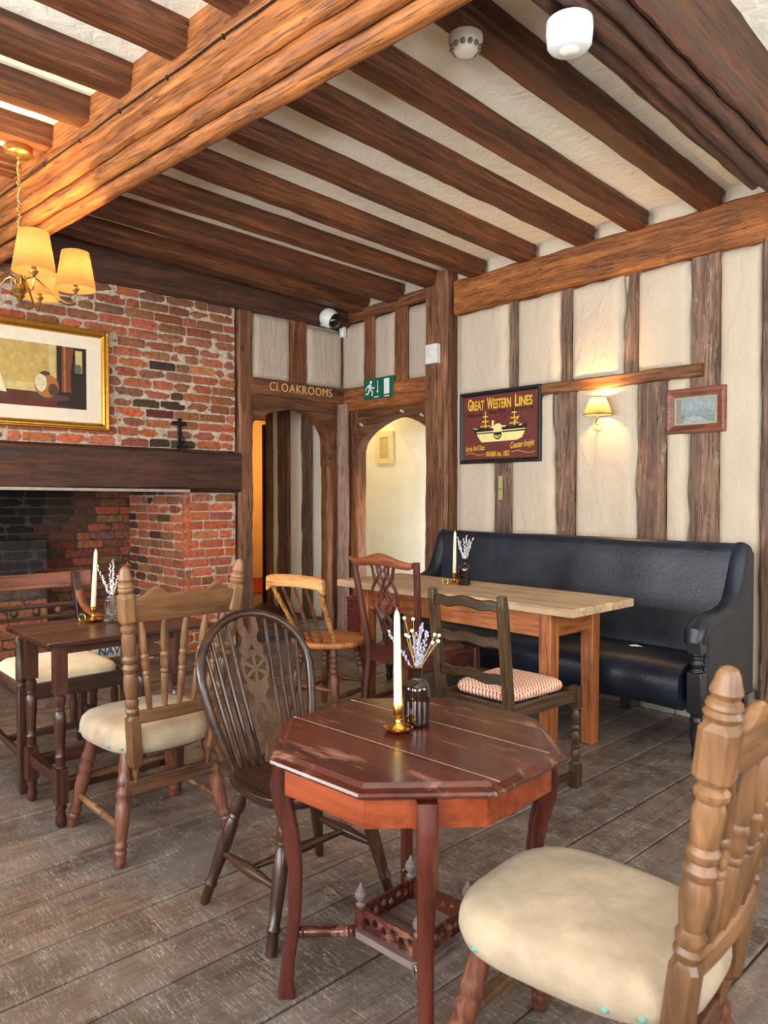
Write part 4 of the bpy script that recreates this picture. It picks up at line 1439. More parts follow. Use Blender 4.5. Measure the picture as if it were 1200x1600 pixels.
# ---------------- armchair by the fireplace
t = thing('open_armchair', 'dark wooden open armchair with a cream seat between side table and fireplace', 'chair', (-3.70, 1.272, 0), -90)
AC = lambda ax: wood('armchair_wood', (44, 26, 19), (84, 52, 36), ax, 12, .42, wear=(126, 108, 104), wear_at=.70, bmp=.15)
AR = lambda ax: wood('armchair_rail', (88, 44, 28), (140, 82, 52), ax, 9, .36, bmp=.1)
for sx in (-1, 1):
    mb = MB()
    mb.beam((sx * .235, .262, 0), (sx * .235, .262, .47), (.036, .046), (.036, .046))
    mb.build('leg', AC('z'), t, bev=.003)
    mb = MB()
    mb.lathe([(0, .02), (.04, .024), (.10, .017), (.14, .023), (.2, .026), (.55, .021), (.85, .017), (.92, .022), (1, .018)], (sx * .235, .262, .468), (sx * .238, .235, .685), 14)
    mb.build('arm_support', AC('z'), t)
    mb = MB()
    rs = []
    for z, y in ((0, -.30), (.2, -.272), (.42, -.262), (.6, -.285), (.82, -.345), (.90, -.37)):
        rs.append([V((sx * .228 + u * .018, y + v * .02, z)) for u, v in ((-1, -1), (1, -1), (1, 1), (-1, 1))])
    mb.loft(rs)
    mb.build('back_post', AC('z'), t, smooth=30, bev=.003)
    mb = MB()
    path = [(-.325, .80), (-.30, .755), (-.24, .715), (-.14, .695), (-.02, .693), (.10, .70), (.20, .706), (.255, .700), (.275, .685)]
    mb.tube([(sx * .236, y, z) for y, z in path], [(.022, .014)] * 9, 10, up=(1, 0, 0))
    mb.build('arm', AR('y'), t)
    mb = MB(); mb.beam((sx * .232, -.25, .44), (sx * .235, .25, .44), .026, .07); mb.build('seat_rail', AC('y'), t, bev=.003)
    mb = MB(); mb.beam((sx * .230, -.26, .19), (sx * .235, .25, .16), .018, .032); mb.build('stretcher', AC('y'), t, bev=.003)
for y in (-.262, .262):
    mb = MB(); mb.beam((-.22, y, .44), (.22, y, .44), .026, .07, (0, 1, 0)); mb.build('seat_rail', AC('x'), t, bev=.003)
mb = MB(); mb.beam((-.23, 0, .175), (.23, 0, .175), .018, .032, (0, 1, 0)); mb.build('stretcher', AC('x'), t, bev=.003)
mb = MB()
rail(mb, -.31, .33, lambda x: -.365 - .035 * (1 - (x / .32) ** 2), lambda x: .818, lambda x: .898 + .006 * (x / .3) ** 2, .022, 30)
mb.build('top_rail', AR('x'), t)
for z in (.735, .675):
    mb = MB()
    rail(mb, -.225, .225, lambda x: -.322 - .02 * (1 - (x / .25) ** 2) - (z - .7) * .3, lambda x: z - .010, lambda x: z + .010, .014)
    mb.build('cross_rail', AC('x'), t)
for x in (-.13, -.02, .09):
    mb = MB(); mb.ball((x, -.34, .705), .021, 12, 9); mb.build('turned_ball', AC('z'), t)
mb = MB()
cushion(mb, outline_seat(.45, .43, .50, p=6), .448, .508, .018)
mb.build('seat', plain('cream_velvet', (226, 212, 176), .92, 0, .14, 9, .2, 200, sheen=.3), t, 70)
# ------------------------------------------------------------------ things on the tables
BRASS = plain('polished_brass', (222, 176, 84), .16, 1.0, .08)
WAX = plain('cream_wax', (232, 218, 180), .42, 0, .02)
AMB = plain('amber_glass', (38, 16, 9), .05, 0, .04, coat=.6, trans=.35)

def candlestick(label, loc, rot=0):
    t = thing('candlestick', label, 'candle holder', loc, rot, None)
    mb = MB()
    mb.loft([[V((r * cos(2 * pi * j / 28), r * sin(2 * pi * j / 28), z)) for j in range(28)] for r, z in ((.026, 0), (.030, .002), (.038, .008), (.040, .011), (.0385, .0115), (.030, .006), (.024, .006), (.018, .012), (.012, .019), (.008, .025), (.006, .032), (.0065, .036), (.010, .041), (.0125, .045), (.0125, .066), (.0175, .068), (.0175, .070), (.0110, .070), (.0108, .058), (.002, .058))])
    mb.build('base', BRASS, t, 50)
    mb = MB()
    pts = [(.038 + .017 - .017 * cos(a), 0, .014 + .017 * sin(a)) for a in [radians(-40 + 300 * i / 20) for i in range(21)]]
    mb.tube(pts, .0028, 8)
    mb.build('handle', BRASS, t)
    return t

def candle(label, loc, lean=0.0, h=.255):
    mb = MB()
    mb.lathe([(0, .0100), (.02, .0112), (.3, .0105), (.7, .0090), (.93, .0078), (.965, .006), (.985, .003), (1, .001)], (0, 0, 0), (lean * h, lean * h * .6, h), 16)
    o = mb.build('taper_candle', WAX, None, 50)
    o.location = loc
    tag(o, label, 'candle')
    w = MB()
    w.tube([(lean * h, lean * h * .6, h - .002), (lean * h + .001, lean * h * .6, h + .006)], .0007, 5)
    w.build('wick', plain('wick', (200, 190, 170), .9), o)
    return o

BOT = [(.0330, .0), (.0355, .003), (.0360, .010), (.0360, .096), (.0345, .106), (.029, .114), (.020, .120), (.0150, .124), (.0145, .128), (.0145, .150), (.0168, .151), (.0168, .156), (.0125, .156), (.0118, .150), (.0118, .126), (.018, .118), (.031, .108), (.0330, .096), (.0330, .010), (.02, .007), (.001, .007)]
def bottle(label, loc, hs=1.0):
    mb = MB()
    mb.loft([[V((r * cos(2 * pi * j / 28), r * sin(2 * pi * j / 28), z * hs)) for j in range(28)] for r, z in BOT])
    o = mb.build('amber_bottle', AMB, None, 50)
    o.location = loc
    return tag(o, label, 'bottle')

STEM = plain('dried_stem', (176, 150, 104), .8)
LAV = plain('lavender_bud', (176, 178, 204), .85, 0, .2, 90)
PALE = plain('pale_bud', (222, 222, 224), .85, 0, .12, 90)
BOB = plain('white_bobble', (244, 240, 226), .8)
RUST = plain('rust_petal', (120, 44, 28), .7, 0, .3, 60)

def sprig(kind, base, neck, top, label, group, seed):
    """One dried stem from the bottle's floor through its neck to the tip."""
    r = random.Random(seed)
    base, neck, top = V(base), V(neck), V(top)
    pts = [base, base.lerp(neck, .5), neck, neck.lerp(top, .5) + V((r.uniform(-.004, .004), r.uniform(-.004, .004), 0)), top]
    t = thing({'lavender': 'lavender_sprig', 'pale': 'lavender_sprig', 'bobble': 'bobble_flower_stem', 'rust': 'dried_leaf_stem'}[kind], label, 'dried flower', base, 0, group)
    rel = [p - base for p in pts]
    mb = MB()
    mb.tube(rel, .0009, 5)
    mb.build('stem', STEM, t)
    mb = MB()
    if kind in ('lavender', 'pale'):
        n = 30
        for i in range(n):
            f = i / n
            p = rel[2].lerp(rel[3], f * 2) if f < .5 else rel[3].lerp(rel[4], f * 2 - 1)
            if f < (.1 if kind == 'pale' else .12): continue
            a = r.uniform(0, 6.28)
            rr = r.uniform(.002, .0055)
            s = r.uniform(.0020, .0036)
            mb.ball(p + V((rr * cos(a), rr * sin(a), 0)), s, 6, 4, (1, 1, 1.35))
        mb.build('flower_head', LAV if kind == 'lavender' else PALE, t)
    elif kind == 'bobble':
        mb.ball(rel[4], .0048, 10, 7)
        mb.build('flower_head', BOB, t)
    else:
        for i in range(7):
            a = r.uniform(0, 6.28)
            p = rel[4] + V((.018 * cos(a), .018 * sin(a), r.uniform(-.03, .012)))
            mb.tube([rel[4] - V((0, 0, .02)), p, p + V((.012 * cos(a), .012 * sin(a), -.012))], [(.002, .002), (.010, .0025), (.004, .001)], 8)
        mb.build('curled_leaf', RUST, t)

def bunch(loc, hs, neck_z, spec, where, group, seed):
    for i, (kind, dx, dy, h) in enumerate(spec):
        l = V(loc)
        r = random.Random(seed + i)
        nk = l + V((max(-.008, min(.008, dx * .12)), max(-.008, min(.008, dy * .12)), neck_z))
        b = l + V((-dx * .10, -dy * .10, .012))
        nm = {'lavender': 'sprig of dried lavender', 'pale': 'sprig of pale dried lavender', 'bobble': 'thin dried stem with a white bobble flower', 'rust': 'dried stem with curled rust-red leaves'}[kind]
        sprig(kind, b, nk, l + V((dx, dy, neck_z + h)), nm + ' in the ' + where, nm.split(' in ')[0] + 's, ' + group if kind != 'rust' else None, seed + i)

# screen-right direction on a table top is about (.68, .73); towards the far wall (-.73, .68)
def rf(a, b): return (.683 * a - .73 * b, .73 * a + .683 * b)

OT = .6912
cp = (-1.381, 1.342, OT)
candlestick('brass candlestick on the octagonal table, its ring handle turned away', cp, 130)
candle('cream taper candle standing on the octagonal table', (cp[0], cp[1], OT + .0585), -.012, .262)
bp_ = (-1.388, 1.420, OT)
bottle('dark amber bottle on the octagonal table behind the candlestick', bp_)
spec = [('lavender', *rf(-.004, .0), .10), ('lavender', *rf(.010, .012), .118), ('lavender', *rf(.016, -.006), .128), ('lavender', *rf(.028, .004), .105), ('lavender', *rf(.004, -.012), .085), ('lavender', *rf(-.082, .01), .105),
        ('bobble', *rf(-.034, .01), .137), ('bobble', *rf(-.010, .014), .134), ('bobble', *rf(-.030, -.006), .094), ('bobble', *rf(-.022, .004), .088), ('bobble', *rf(-.014, -.01), .106), ('bobble', *rf(.048, .0), .094), ('bobble', *rf(.060, .008), .090), ('bobble', *rf(.057, -.010), .078), ('bobble', *rf(.042, -.004), .073)]
bunch(bp_, 1, .150, spec, 'amber bottle on the octagonal table', 'octagonal table', 100)

BT = .7802
cp = (-2.931, 3.319, BT)
candlestick('brass candlestick with a ring handle on the long pale-topped table', cp, 215)
candle('cream taper candle standing on the long pale-topped table', (cp[0], cp[1], BT + .0585), .012, .262)
bp_ = (-2.868, 3.340, BT)
bottle('dark amber bottle on the long pale-topped table beside a candlestick', bp_)
spec = [('pale', *rf(-.045, .0), .14), ('pale', *rf(-.028, .012), .115), ('pale', *rf(-.010, -.006), .13), ('pale', *rf(.012, .004), .15), ('pale', *rf(.030, -.008), .125), ('pale', *rf(.050, .006), .135), ('pale', *rf(.040, .016), .10)]
bunch(bp_, 1, .150, spec, 'amber bottle on the long pale-topped table', 'long table', 200)

LT = .7432
cp = (-3.318, 1.304, LT)
candlestick('brass candlestick with a ring handle on the small dark side table', cp, 215)
candle('cream taper candle leaning slightly on the small dark side table', (cp[0], cp[1], LT + .0585), .055, .27)
vp = (-3.275, 1.372, LT)
mb = MB()
def ribbed(r, z, a): return V((r[0] * cos(a), r[0] * sin(a), z))
rings = []
n = 96
for r, z, rib in ((.031, 0, 0), (.034, .003, .5), (.034, .010, 1), (.034, .095, 1), (.0335, .102, .6), (.028, .107, 0), (.026, .110, 0), (.026, .116, 0), (.0235, .116, 0), (.0235, .109, 0), (.030, .101, 0), (.0305, .012, 0), (.02, .009, 0), (.001, .009, 0)):
    rings.append([V(((r + .0009 * rib * cos(24 * 2 * pi * j / n)) * cos(2 * pi * j / n), (r + .0009 * rib * cos(24 * 2 * pi * j / n)) * sin(2 * pi * j / n), z)) for j in range(n)])
mb.loft(rings)
o = mb.build('ribbed_vase', glass('clear_glass'), None, 60)
o.location = vp
tag(o, 'clear ribbed glass bottle vase on the small dark side table', 'vase')
spec = [('pale', *rf(-.012, .01), .15), ('pale', *rf(.008, -.008), .12), ('pale', *rf(.002, .012), .17), ('pale', *rf(-.055, .0), .115), ('pale', *rf(.030, .0), .10), ('pale', *rf(-.075, .012), .15), ('rust', *rf(.052, .01), .145)]
bunch(vp, 1, .112, spec, 'ribbed glass vase on the side table', 'side table', 300)

# ---------------- stool with a printed cushion, crate and red basket
t = thing('low_stool', 'dark turned-leg stool half hidden behind the side table', 'stool', (-4.085, 1.665, 0))
for sx in (-1, 1):
    for sy in (-1, 1):
        mb = MB()
        x, y = sx * .145, sy * .118
        mb.lathe([(0, .014), (.1, .02), (.4, .022), (.5, .016), (.55, .022), (.62, .016), (.72, .024), (.8, .017), (.84, .022), (1, .022)], (x, y, 0), (x, y, .385), 12)
        mb.build('leg', ST('z'), t)
mb = MB(); mb.box((-.165, -.138, .37), (.165, .138, .425)); mb.build('seat_frame', ST('y'), t, smooth=0, bev=.004)
mb = MB()
cushion(mb, [(y * 1.0, x) for y, x in outline_seat(.27, .27, .33, p=6)], 0, .115, .012)
CUSH = plain('sack_cloth', (226, 212, 178), .92, 0, .12, 30, .2, 300)
cu = mb.build('printed_cushion', CUSH, None, 70)
cu.location = (-4.085, 1.665, .425)
cu.rotation_euler = (0, 0, radians(90))
tag(cu, 'cream cushion printed with blue capital letters on the stool by the fireplace', 'cushion')
mb = MB()
mb.add(*text('NAVY', .062, .001, .95, .0012))
lt = mb.build('printed_lettering', plain('print_blue', (44, 84, 128), .8), cu, smooth=0)
lt.matrix_parent_inverse = Matrix.Identity(4)
lt.matrix_local = Matrix.Rotation(radians(-90), 4, 'Z') @ frame((.167, -.022, .026), (0, 1, 0), (0, 0, 1), (1, 0, 0))

t = thing('wooden_crate', 'low brown wooden crate of kindling on the floor by the brick pier', 'crate', (-4.97, 2.41, 0), 8)
KW = wood('crate_wood', (86, 64, 46), (138, 108, 80), 'y', 12, .7)
mb = MB()
mb.box((-.12, -.16, 0), (.12, .16, .015))
for x in (-.12, .105): mb.box((x, -.16, .015), (x + .015, .16, .18))
for y in (-.16, .145): mb.box((-.105, y, .015), (.105, y + .015, .18))
mb.build('box', KW, t, smooth=0, bev=.003)
mb = MB()
for z in (.155,):
    mb.beam((.128, -.165, z), (.128, .165, z), .018, .03, (1, 0, 0))
mb.build('rim_batten', KW, t, smooth=0, bev=.003)
for i, (y, z, a, c) in enumerate([(-.09, .13, .3, (196, 188, 176)), (-.02, .15, -.2, (44, 38, 34)), (.06, .14, .15, (206, 200, 190)), (.10, .155, -.4, (60, 50, 44))]):
    mb = MB()
    d = V((cos(1.2 + a), sin(1.2 + a), .25))
    p = V((-4.97, 2.41 + y, z))
    mb.lathe([(0, .016), (.3, .022), (.7, .02), (1, .015)], p - d * .07, p + d * .07, 8)
    o = mb.build('kindling_log', plain('log%d' % i, c, .85, 0, .3, 12), None, 60)
    tag(o, ('pale' if c[0] > 100 else 'charred') + ' split log lying in the wooden crate by the brick pier', 'log', ('pale' if c[0] > 100 else 'charred') + ' logs in the crate')

t = thing('red_wicker_basket', 'tall red woven basket standing on the floor by the exit doorway', 'basket', (-5.10, 4.46, 0))
RW = plain('red_wicker', (120, 48, 38), .7, 0, .3, 40)
mb = MB()
for k in range(17):
    z = .012 + k * .021
    ring = [(.105 * cos(2 * pi * j / 32) * (1 + .05 * (1 if (j + k) % 2 else -1)), .105 * sin(2 * pi * j / 32) * (1 + .05 * (1 if (j + k) % 2 else -1)), z) for j in range(33)]
    mb.tube(ring, .011, 6)
mb.lathe([(0, .10), (1, .10)], (0, 0, 0), (0, 0, .01), 24)
mb.build('body', RW, t)
mb = MB()
mb.tube([(.112 * cos(2 * pi * j / 32), .112 * sin(2 * pi * j / 32), .372) for j in range(33)], .013, 8)
mb.build('rim', RW, t)

# ------------------------------------------------------------------ things on the walls
def picture_frame(w, h, fw, d, prof):
    """Mitred frame; prof = (inset, depth) pairs going from outer back to inner edge."""
    mb = MB()
    rs = []
    for ins, dep in prof:
        rs.append([V((-w / 2 + ins, -h / 2 + ins, dep)), V((w / 2 - ins, -h / 2 + ins, dep)), V((w / 2 - ins, h / 2 - ins, dep)), V((-w / 2 + ins, h / 2 - ins, dep))])
    mb.loft(rs + [rs[0]], True, False)
    return mb

# large gilt-framed painting over the mantel (generic interior)
W, H = 1.16, .755
t = thing('gilt_framed_picture', 'large gilt-framed picture with a wide cream mount hanging on the brick wall', 'picture', (XA + .012, 1.742, 2.182))
FR = frame((0, 0, 0), (0, 1, 0), (0, 0, 1), (1, 0, 0))
GILT = plain('gilt', (206, 152, 62), .30, .85, .15, 30)
mb = picture_frame(W, H, .06, .04, [(0, 0), (0, .030), (.006, .040), (.014, .040), (.020, .030), (.032, .030), (.040, .036), (.050, .026), (.056, .016), (.056, 0)])
mb.v = [FR @ v for v in mb.v]
mb.build('frame', GILT, t, smooth=0, bev=.002)
mb = MB()
iw, ih = W - .10, H - .10
pw, ph = .83, .455
mb.add(*plate([[(-iw / 2, -ih / 2), (iw / 2, -ih / 2), (iw / 2, ih / 2), (-iw / 2, ih / 2)], [(-pw / 2, -ph / 2), (pw / 2, -ph / 2), (pw / 2, ph / 2), (-pw / 2, ph / 2)]], .004), M=FR @ Matrix.Translation((0, 0, .010)))
mb.build('mount', plain('mount_cream', (238, 222, 196), .75, 0, .04), t, smooth=0)
mb = MB()
def pq(pts, z, mi):
    mb.m = mi
    mb.add([FR @ V((x, y, z)) for x, y in pts], [tuple(range(len(pts)))])
def blob(cx, cy, rx, ry, z, mi, n=18, wob=.12, s=0):
    pq([(cx + rx * cos(2 * pi * i / n) * (1 + wob * nz(i * .9, s, 1)), cy + ry * sin(2 * pi * i / n) * (1 + wob * nz(i * .9, s, 7))) for i in range(n)], z, mi)
x0, x1, y0, y1 = -pw / 2, pw / 2, -ph / 2, ph / 2
pal = [plain('paint_%d' % i, c, .5, 0, .16, 24) for i, c in enumerate([(198, 166, 92), (96, 40, 24), (44, 30, 22), (124, 66, 34), (210, 186, 120), (232, 214, 172), (178, 108, 48), (86, 58, 44), (92, 104, 66), (150, 88, 44)])]
pq([(x0, y0), (x1, y0), (x1, y1), (x0, y1)], .004, 0)
pq([(x0, y0), (x1, y0), (x1, y0 + .10), (x0, y0 + .115)], .0045, 1)                 # floor
pq([(x0, y0 + .112), (.14, y0 + .108), (.14, y0 + .165), (x0, y0 + .17)], .0045, 4)   # pale skirting
pq([(.145, y0 + .09), (.19, y0 + .09), (.19, y1), (.145, y1)], .0046, 4)              # door casing
pq([(.20, y0 + .02), (x1, y0 + .0), (x1, y1), (.20, y1)], .0047, 2)                    # dark opening
pq([(.235, y0 + .12), (.305, y0 + .12), (.30, y0 + .27), (.325, y1), (.235, y1)], .0050, 3)   # curtain
pq([(.25, y0 + .12), (.265, y0 + .12), (.262, y1), (.25, y1)], .0052, 6)
pq([(.335, y0 + .27), (.385, y0 + .27), (.385, y1 - .02), (.335, y1 - .02)], .0050, 4)
blob(.355, y0 + .30, .026, .035, .0053, 8, s=3)
# a large earthenware jar on a folded rug
blob(.14, y0 + .075, .15, .028, .0050, 7, s=5)
blob(.13, y0 + .155, .085, .085, .0054, 6, s=2, wob=.05)
blob(.09, y0 + .175, .040, .065, .0057, 5, s=4, wob=.1)
blob(.175, y0 + .13, .035, .045, .0057, 7, s=6, wob=.1)
blob(.12, y0 + .245, .034, .016, .0057, 7, s=8, wob=.05)
# pale drapery over a chair at the far side
pq([(-.30, y0 + .09), (-.14, y0 + .085), (-.19, y0 + .25), (-.21, y0 + .33), (-.28, y0 + .32)], .0050, 5)
pq([(-.33, y0 + .06), (-.12, y0 + .055), (-.14, y0 + .088), (-.32, y0 + .092)], .0052, 7)
mb.build('painting', pal, t, smooth=0)

# painted ship sign
t = thing('painted_ship_sign', 'maroon painted wooden sign of a paddle steamer in a black frame above the bench', 'sign', (-3.683, 4.712, 1.869))
FS = frame((0, 0, 0), (1, 0, 0), (0, 0, 1), (0, -1, 0))
W, H = .81, .588
mb = picture_frame(W, H, .04, .03, [(0, -.01), (0, .020), (.006, .028), (.020, .028), (.030, .018), (.036, .010), (.036, -.01)])
mb.v = [FS @ v for v in mb.v]
mb.build('frame', plain('black_paint', (30, 30, 34), .42, 0, .2, 12), t, smooth=0, bev=.002)
mb = MB(); mb.box((-W / 2 + .03, -H / 2 + .03, -.008), (W / 2 - .03, H / 2 - .03, .008), FS)
mb.build('panel', plain('maroon_paint', (108, 50, 42), .5, 0, .08, 14), t, smooth=0)
YEL = plain('sign_yellow', (236, 190, 62), .5)
CRM = plain('sign_cream', (242, 224, 150), .5)
BLK = plain('sign_black', (26, 22, 22), .5)
DKB = plain('sign_dark_script', (58, 30, 34), .5)
mb = MB()
def fit(body, x0, x1, y, h, bold=0.0, shear=0.0, rotd=0.0):
    """Lettering stretched to fill x0..x1 with capital height h, on the sign's face."""
    vs, fs = text(body, 1.0, .004, 1.0, bold, shear, 'LEFT')
    a, b = min(v[0] for v in vs), max(v[0] for v in vs)
    lo, hi = 0.0, .70
    k, q = (x1 - x0) / (b - a), h / (hi - lo)
    mb.add([((v[0] - a) * k, v[1] * q, v[2] * .3) for v in vs], fs, M=FS @ Matrix.Translation((x0, y, .0098)) @ Matrix.Rotation(radians(rotd), 4, 'Z'))
for a, b, cc, e, f_ in ((-.322, -.282, 'G', 'REAT', -.152), (-.122, -.060, 'W', 'ESTERN', .118), (.158, .192, 'L', 'INES', .322)):
    fit(cc, a, b, .146, .092, .018)
    fit(e, b + .004, f_, .146, .074, .018)
mb.build('title_lettering', YEL, t, smooth=0)
mb = MB(); fit('1st to 3rd Class', -.345, -.145, -.190, .042, .004, .3, 2); mb.build('class_lettering', YEL, t, smooth=0)
mb = MB(); fit('Coaster freight', .115, .345, -.182, .048, .004, .4, 4); mb.build('freight_lettering', YEL, t, smooth=0)
mb = MB(); fit('ARABIA inc. 1852', -.135, .105, -.238, .040, .004); mb.build('name_lettering', YEL, t, smooth=0)
mb = MB()
for cx, cyy, w_ in ((-.245, -.215, .20), (.235, -.212, .22)):
    mb.tube([FS @ V((cx - w_ / 2 + w_ * i / 24, cyy + .010 * sin(2 * pi * i / 24), .009)) for i in range(25)], .0022, 6)
mb.build('scroll_lines', YEL, t, smooth=0)
for nm_, a, b, y_, rr in (('Liverpool', -.335, -.175, .090, 0), ('New York', -.105, .075, .100, 2), ('Buenos Aires', .125, .335, .106, 2)):
    mb = MB(); fit(nm_, a, b, y_, .038, .006, .35, rr); mb.build('port_lettering', DKB, t, smooth=0)
def sh(mb_, pts, z=.0100): mb_.add(*plate([pts], .0016), M=FS @ Matrix.Translation((0, 0, z)))
sh(mb, [(-.232, -.048), (-.20, -.095), (-.175, -.122), (.175, -.118), (.225, -.10), (.255, -.048)])
mb.build('ship_hull', CRM, t, smooth=0)
mb = MB()
sh(mb, [(-.285, .012), (-.23, -.004), (.0, -.012), (.262, .002), (.278, .020), (.262, -.050), (-.235, -.054)], .0112)
c = [(-.012 + .040 * cos(2 * pi * i / 24), -.066 + .040 * sin(2 * pi * i / 24)) for i in range(24)]
sh(mb, c, .0118)
for a, b in (((-.13, .10), (-.25, .0)), ((-.10, .05), (.15, .125)), ((-.03, .03), (.15, .11)), ((.16, .11), (.26, .0)), ((.03, .0), (.06, .08)), ((.06, .08), (.09, .0))):
    mb.tube([FS @ V((*a, .009)), FS @ V((*b, .009))], .0013, 5)
mb.build('ship_topsides', BLK, t, smooth=0)
mb = MB()
sh(mb, [(-.228, -.036), (.262, -.030), (.258, -.038), (-.226, -.045)], .0122)
sh(mb, [(-.055, -.048), (-.052, .000), (-.03, .020), (.008, .022), (.028, .006), (.032, -.045)], .0128)
sh(mb, [(-.072, -.012), (-.07, .050), (-.05, .050), (-.05, -.012)], .0118)
sh(mb, [(-.275, .004), (-.21, -.012), (-.24, -.014)], .0124)
sh(mb, [(-.09, -.004), (-.02, .006), (.07, .002), (.07, -.008), (-.09, -.010)], .0122)
sh(mb, [(.20, .002), (.225, .006), (.225, -.006), (.20, -.008)], .0122)
for i in range(5):
    a = radians(-170 + 36 * i)
    mb.tube([FS @ V((-.012 + .010 * cos(a), -.066 + .010 * sin(a), .0130)), FS @ V((-.012 + .032 * cos(a + .2), -.066 + .032 * sin(a + .2), .0130))], [.002, .005], 6)
mb.build('paddle_box', CRM, t, smooth=0)
mb = MB()
for mx, top_, yards in ((-.138, .128, ((.085, .05), (.045, .072), (.008, .10))), (.152, .132, ((.10, .05), (.058, .076), (.016, .092)))):
    sh(mb, [(mx - .006, -.02), (mx - .003, top_), (mx + .003, top_), (mx + .006, -.02)])
    for yy, wd in yards:
        sh(mb, [(mx - wd / 2, yy - .005), (mx + wd / 2, yy - .004), (mx + wd / 2, yy + .004), (mx - wd / 2, yy + .005)], .0106)
sh(mb, [(.158, .028), (.195, .072), (.202, .066), (.164, .022)], .0108)
mb.build('masts', YEL, t, smooth=0)

# small framed print
t = thing('small_framed_print', 'small reddish wooden frame with a pale landscape print near the end of the wall', 'picture', (-2.103, 4.722, 1.862))
W, H = .390, .292
mb = picture_frame(W, H, .06, .03, [(0, -.005), (0, .018), (.006, .026), (.018, .030), (.034, .024), (.044, .018), (.052, .016), (.056, .010), (.056, -.005)])
mb.v = [FS @ v for v in mb.v]
mb.build('frame', wood('red_frame', (100, 52, 38), (144, 86, 66), 'x', 12, .42), t, smooth=0, bev=.002)
mb = MB()
mb.add(*plate([[(-.145, -.096), (.145, -.096), (.145, .096), (-.145, .096)], [(-.125, -.080), (.125, -.080), (.125, .080), (-.125, .080)]], .003), M=FS @ Matrix.Translation((0, 0, .009)))
mb.build('mount', plain('mount_gilt', (240, 228, 192), .5), t, smooth=0)
mb = MB()
pal = [plain('print_%d' % i, c, .5, 0, .2, 50) for i, c in enumerate([(222, 234, 236), (204, 218, 218), (196, 206, 200), (238, 242, 242), (178, 178, 170)])]  # print and mount tones lightened, the pane's glare put into them
def pq2(pts, z, mi):
    mb.m = mi
    mb.add([FS @ V((x, y, z)) for x, y in pts], [tuple(range(len(pts)))])
pq2([(-.13, -.085), (.13, -.085), (.13, .085), (-.13, .085)], .0030, 0)
pq2([(-.13, -.02), (-.08, .012), (-.02, -.005), (.04, .02), (.13, -.01), (.13, -.045), (-.13, -.045)], .0034, 1)
pq2([(-.13, -.045), (.13, -.03), (.13, -.085), (-.13, -.085)], .0038, 2)
pq2([(-.06, -.04), (.03, -.036), (.09, -.085), (-.09, -.085)], .0042, 3)
pq2([(-.10, -.05), (-.085, -.015), (-.07, -.05)], .0046, 4)
pq2([(.05, .03), (.09, .055), (.12, .04), (.08, .028)], .0034, 3)
mb.build('print', pal, t, smooth=0)
mb = MB(); mb.box((-.142, -.093, .0108), (.142, .093, .0122), FS)
mb.build('glass_pane', glass('picture_glass', (250, 252, 252), .0), t, smooth=0)

# wall lamp with a pleated shade
t = thing('wall_sconce', 'brass wall lamp with a pleated cream shade on the timbered wall', 'wall lamp', (-2.795, 4.722, 1.822))
SB = plain('satin_brass', (206, 172, 104), .28, .95, .06)
mb = MB(); mb.lathe([(0, .052), (.4, .052), (.7, .050), (.8, .044), (1, .042)], (0, .004, 0), (0, -.016, 0), 36); mb.build('backplate', plain('lit_brass', (236, 214, 160), .35, .35, .04), t)  # brass paled so the reflection on the plate sits in its colour
mb = MB(); mb.tube([(0, -.015, -.002), (.004, -.055, -.006), (.02, -.095, .0), (.045, -.112, .018), (.052, -.114, .04), (.052, -.114, .062)], .0055, 10); mb.build('arm', SB, t)
sc = V((.052, -.114, 0))
mb = MB(); mb.lathe([(0, .012), (.2, .018), (.3, .014), (1, .013)], sc + V((0, 0, .06)), sc + V((0, 0, .124)), 16); mb.build('lamp_holder', SB, t)
BULB = emit('bulb_glow', (255, 214, 150), 12)
mb = MB(); mb.ball(sc + V((0, 0, .142)), .016, 12, 9, (1, 1, 1.3)); mb.build('bulb', BULB, t)
mb = MB()
n = 120
rs = []
for z, r, a in ((.058, .095, .0028), (.115, .073, .0024), (.175, .051, .0018)):
    rs.append([sc + V(((r + a * cos(40 * 2 * pi * j / n)) * cos(2 * pi * j / n), (r + a * cos(40 * 2 * pi * j / n)) * sin(2 * pi * j / n), z)) for j in range(n)])
mb.loft(rs, True, False)
SHADE = shade_mat('cream_pleat', (166, 150, 114), 30)
shd = mb.build('lamp_shade', SHADE, t)
TRIM = plain('taupe_trim', (110, 88, 78), .8)
for z, r in ((.057, .0965), (.1755, .0525)):
    mb = MB()
    mb.tube([sc + V((r * cos(2 * pi * j / 40), r * sin(2 * pi * j / 40), z)) for j in range(41)], .0038, 6)
    mb.build('shade_trim', TRIM, shd)

# keyhole plate on the stud
t = thing('keyhole_plate', 'pale brass keyhole plate on the stud below the ship sign', 'escutcheon', (-3.690, 4.735, 1.375))
mb = MB()
mb.add(*plate([[(-.020, -.095), (.020, -.095), (.020, .095), (-.020, .095)], [(.006 * cos(2 * pi * i / 10) , -.01 + .010 * sin(2 * pi * i / 10)) for i in range(10)]], .008), M=FS)
mb.build('plate', plain('pale_brass', (206, 196, 140), .4, .5), t, smooth=0, bev=.001)
mb = MB(); mb.box((-.012, -.03, -.004), (.012, .02, -.003), FS); mb.build('keyhole', BLK, t, smooth=0)

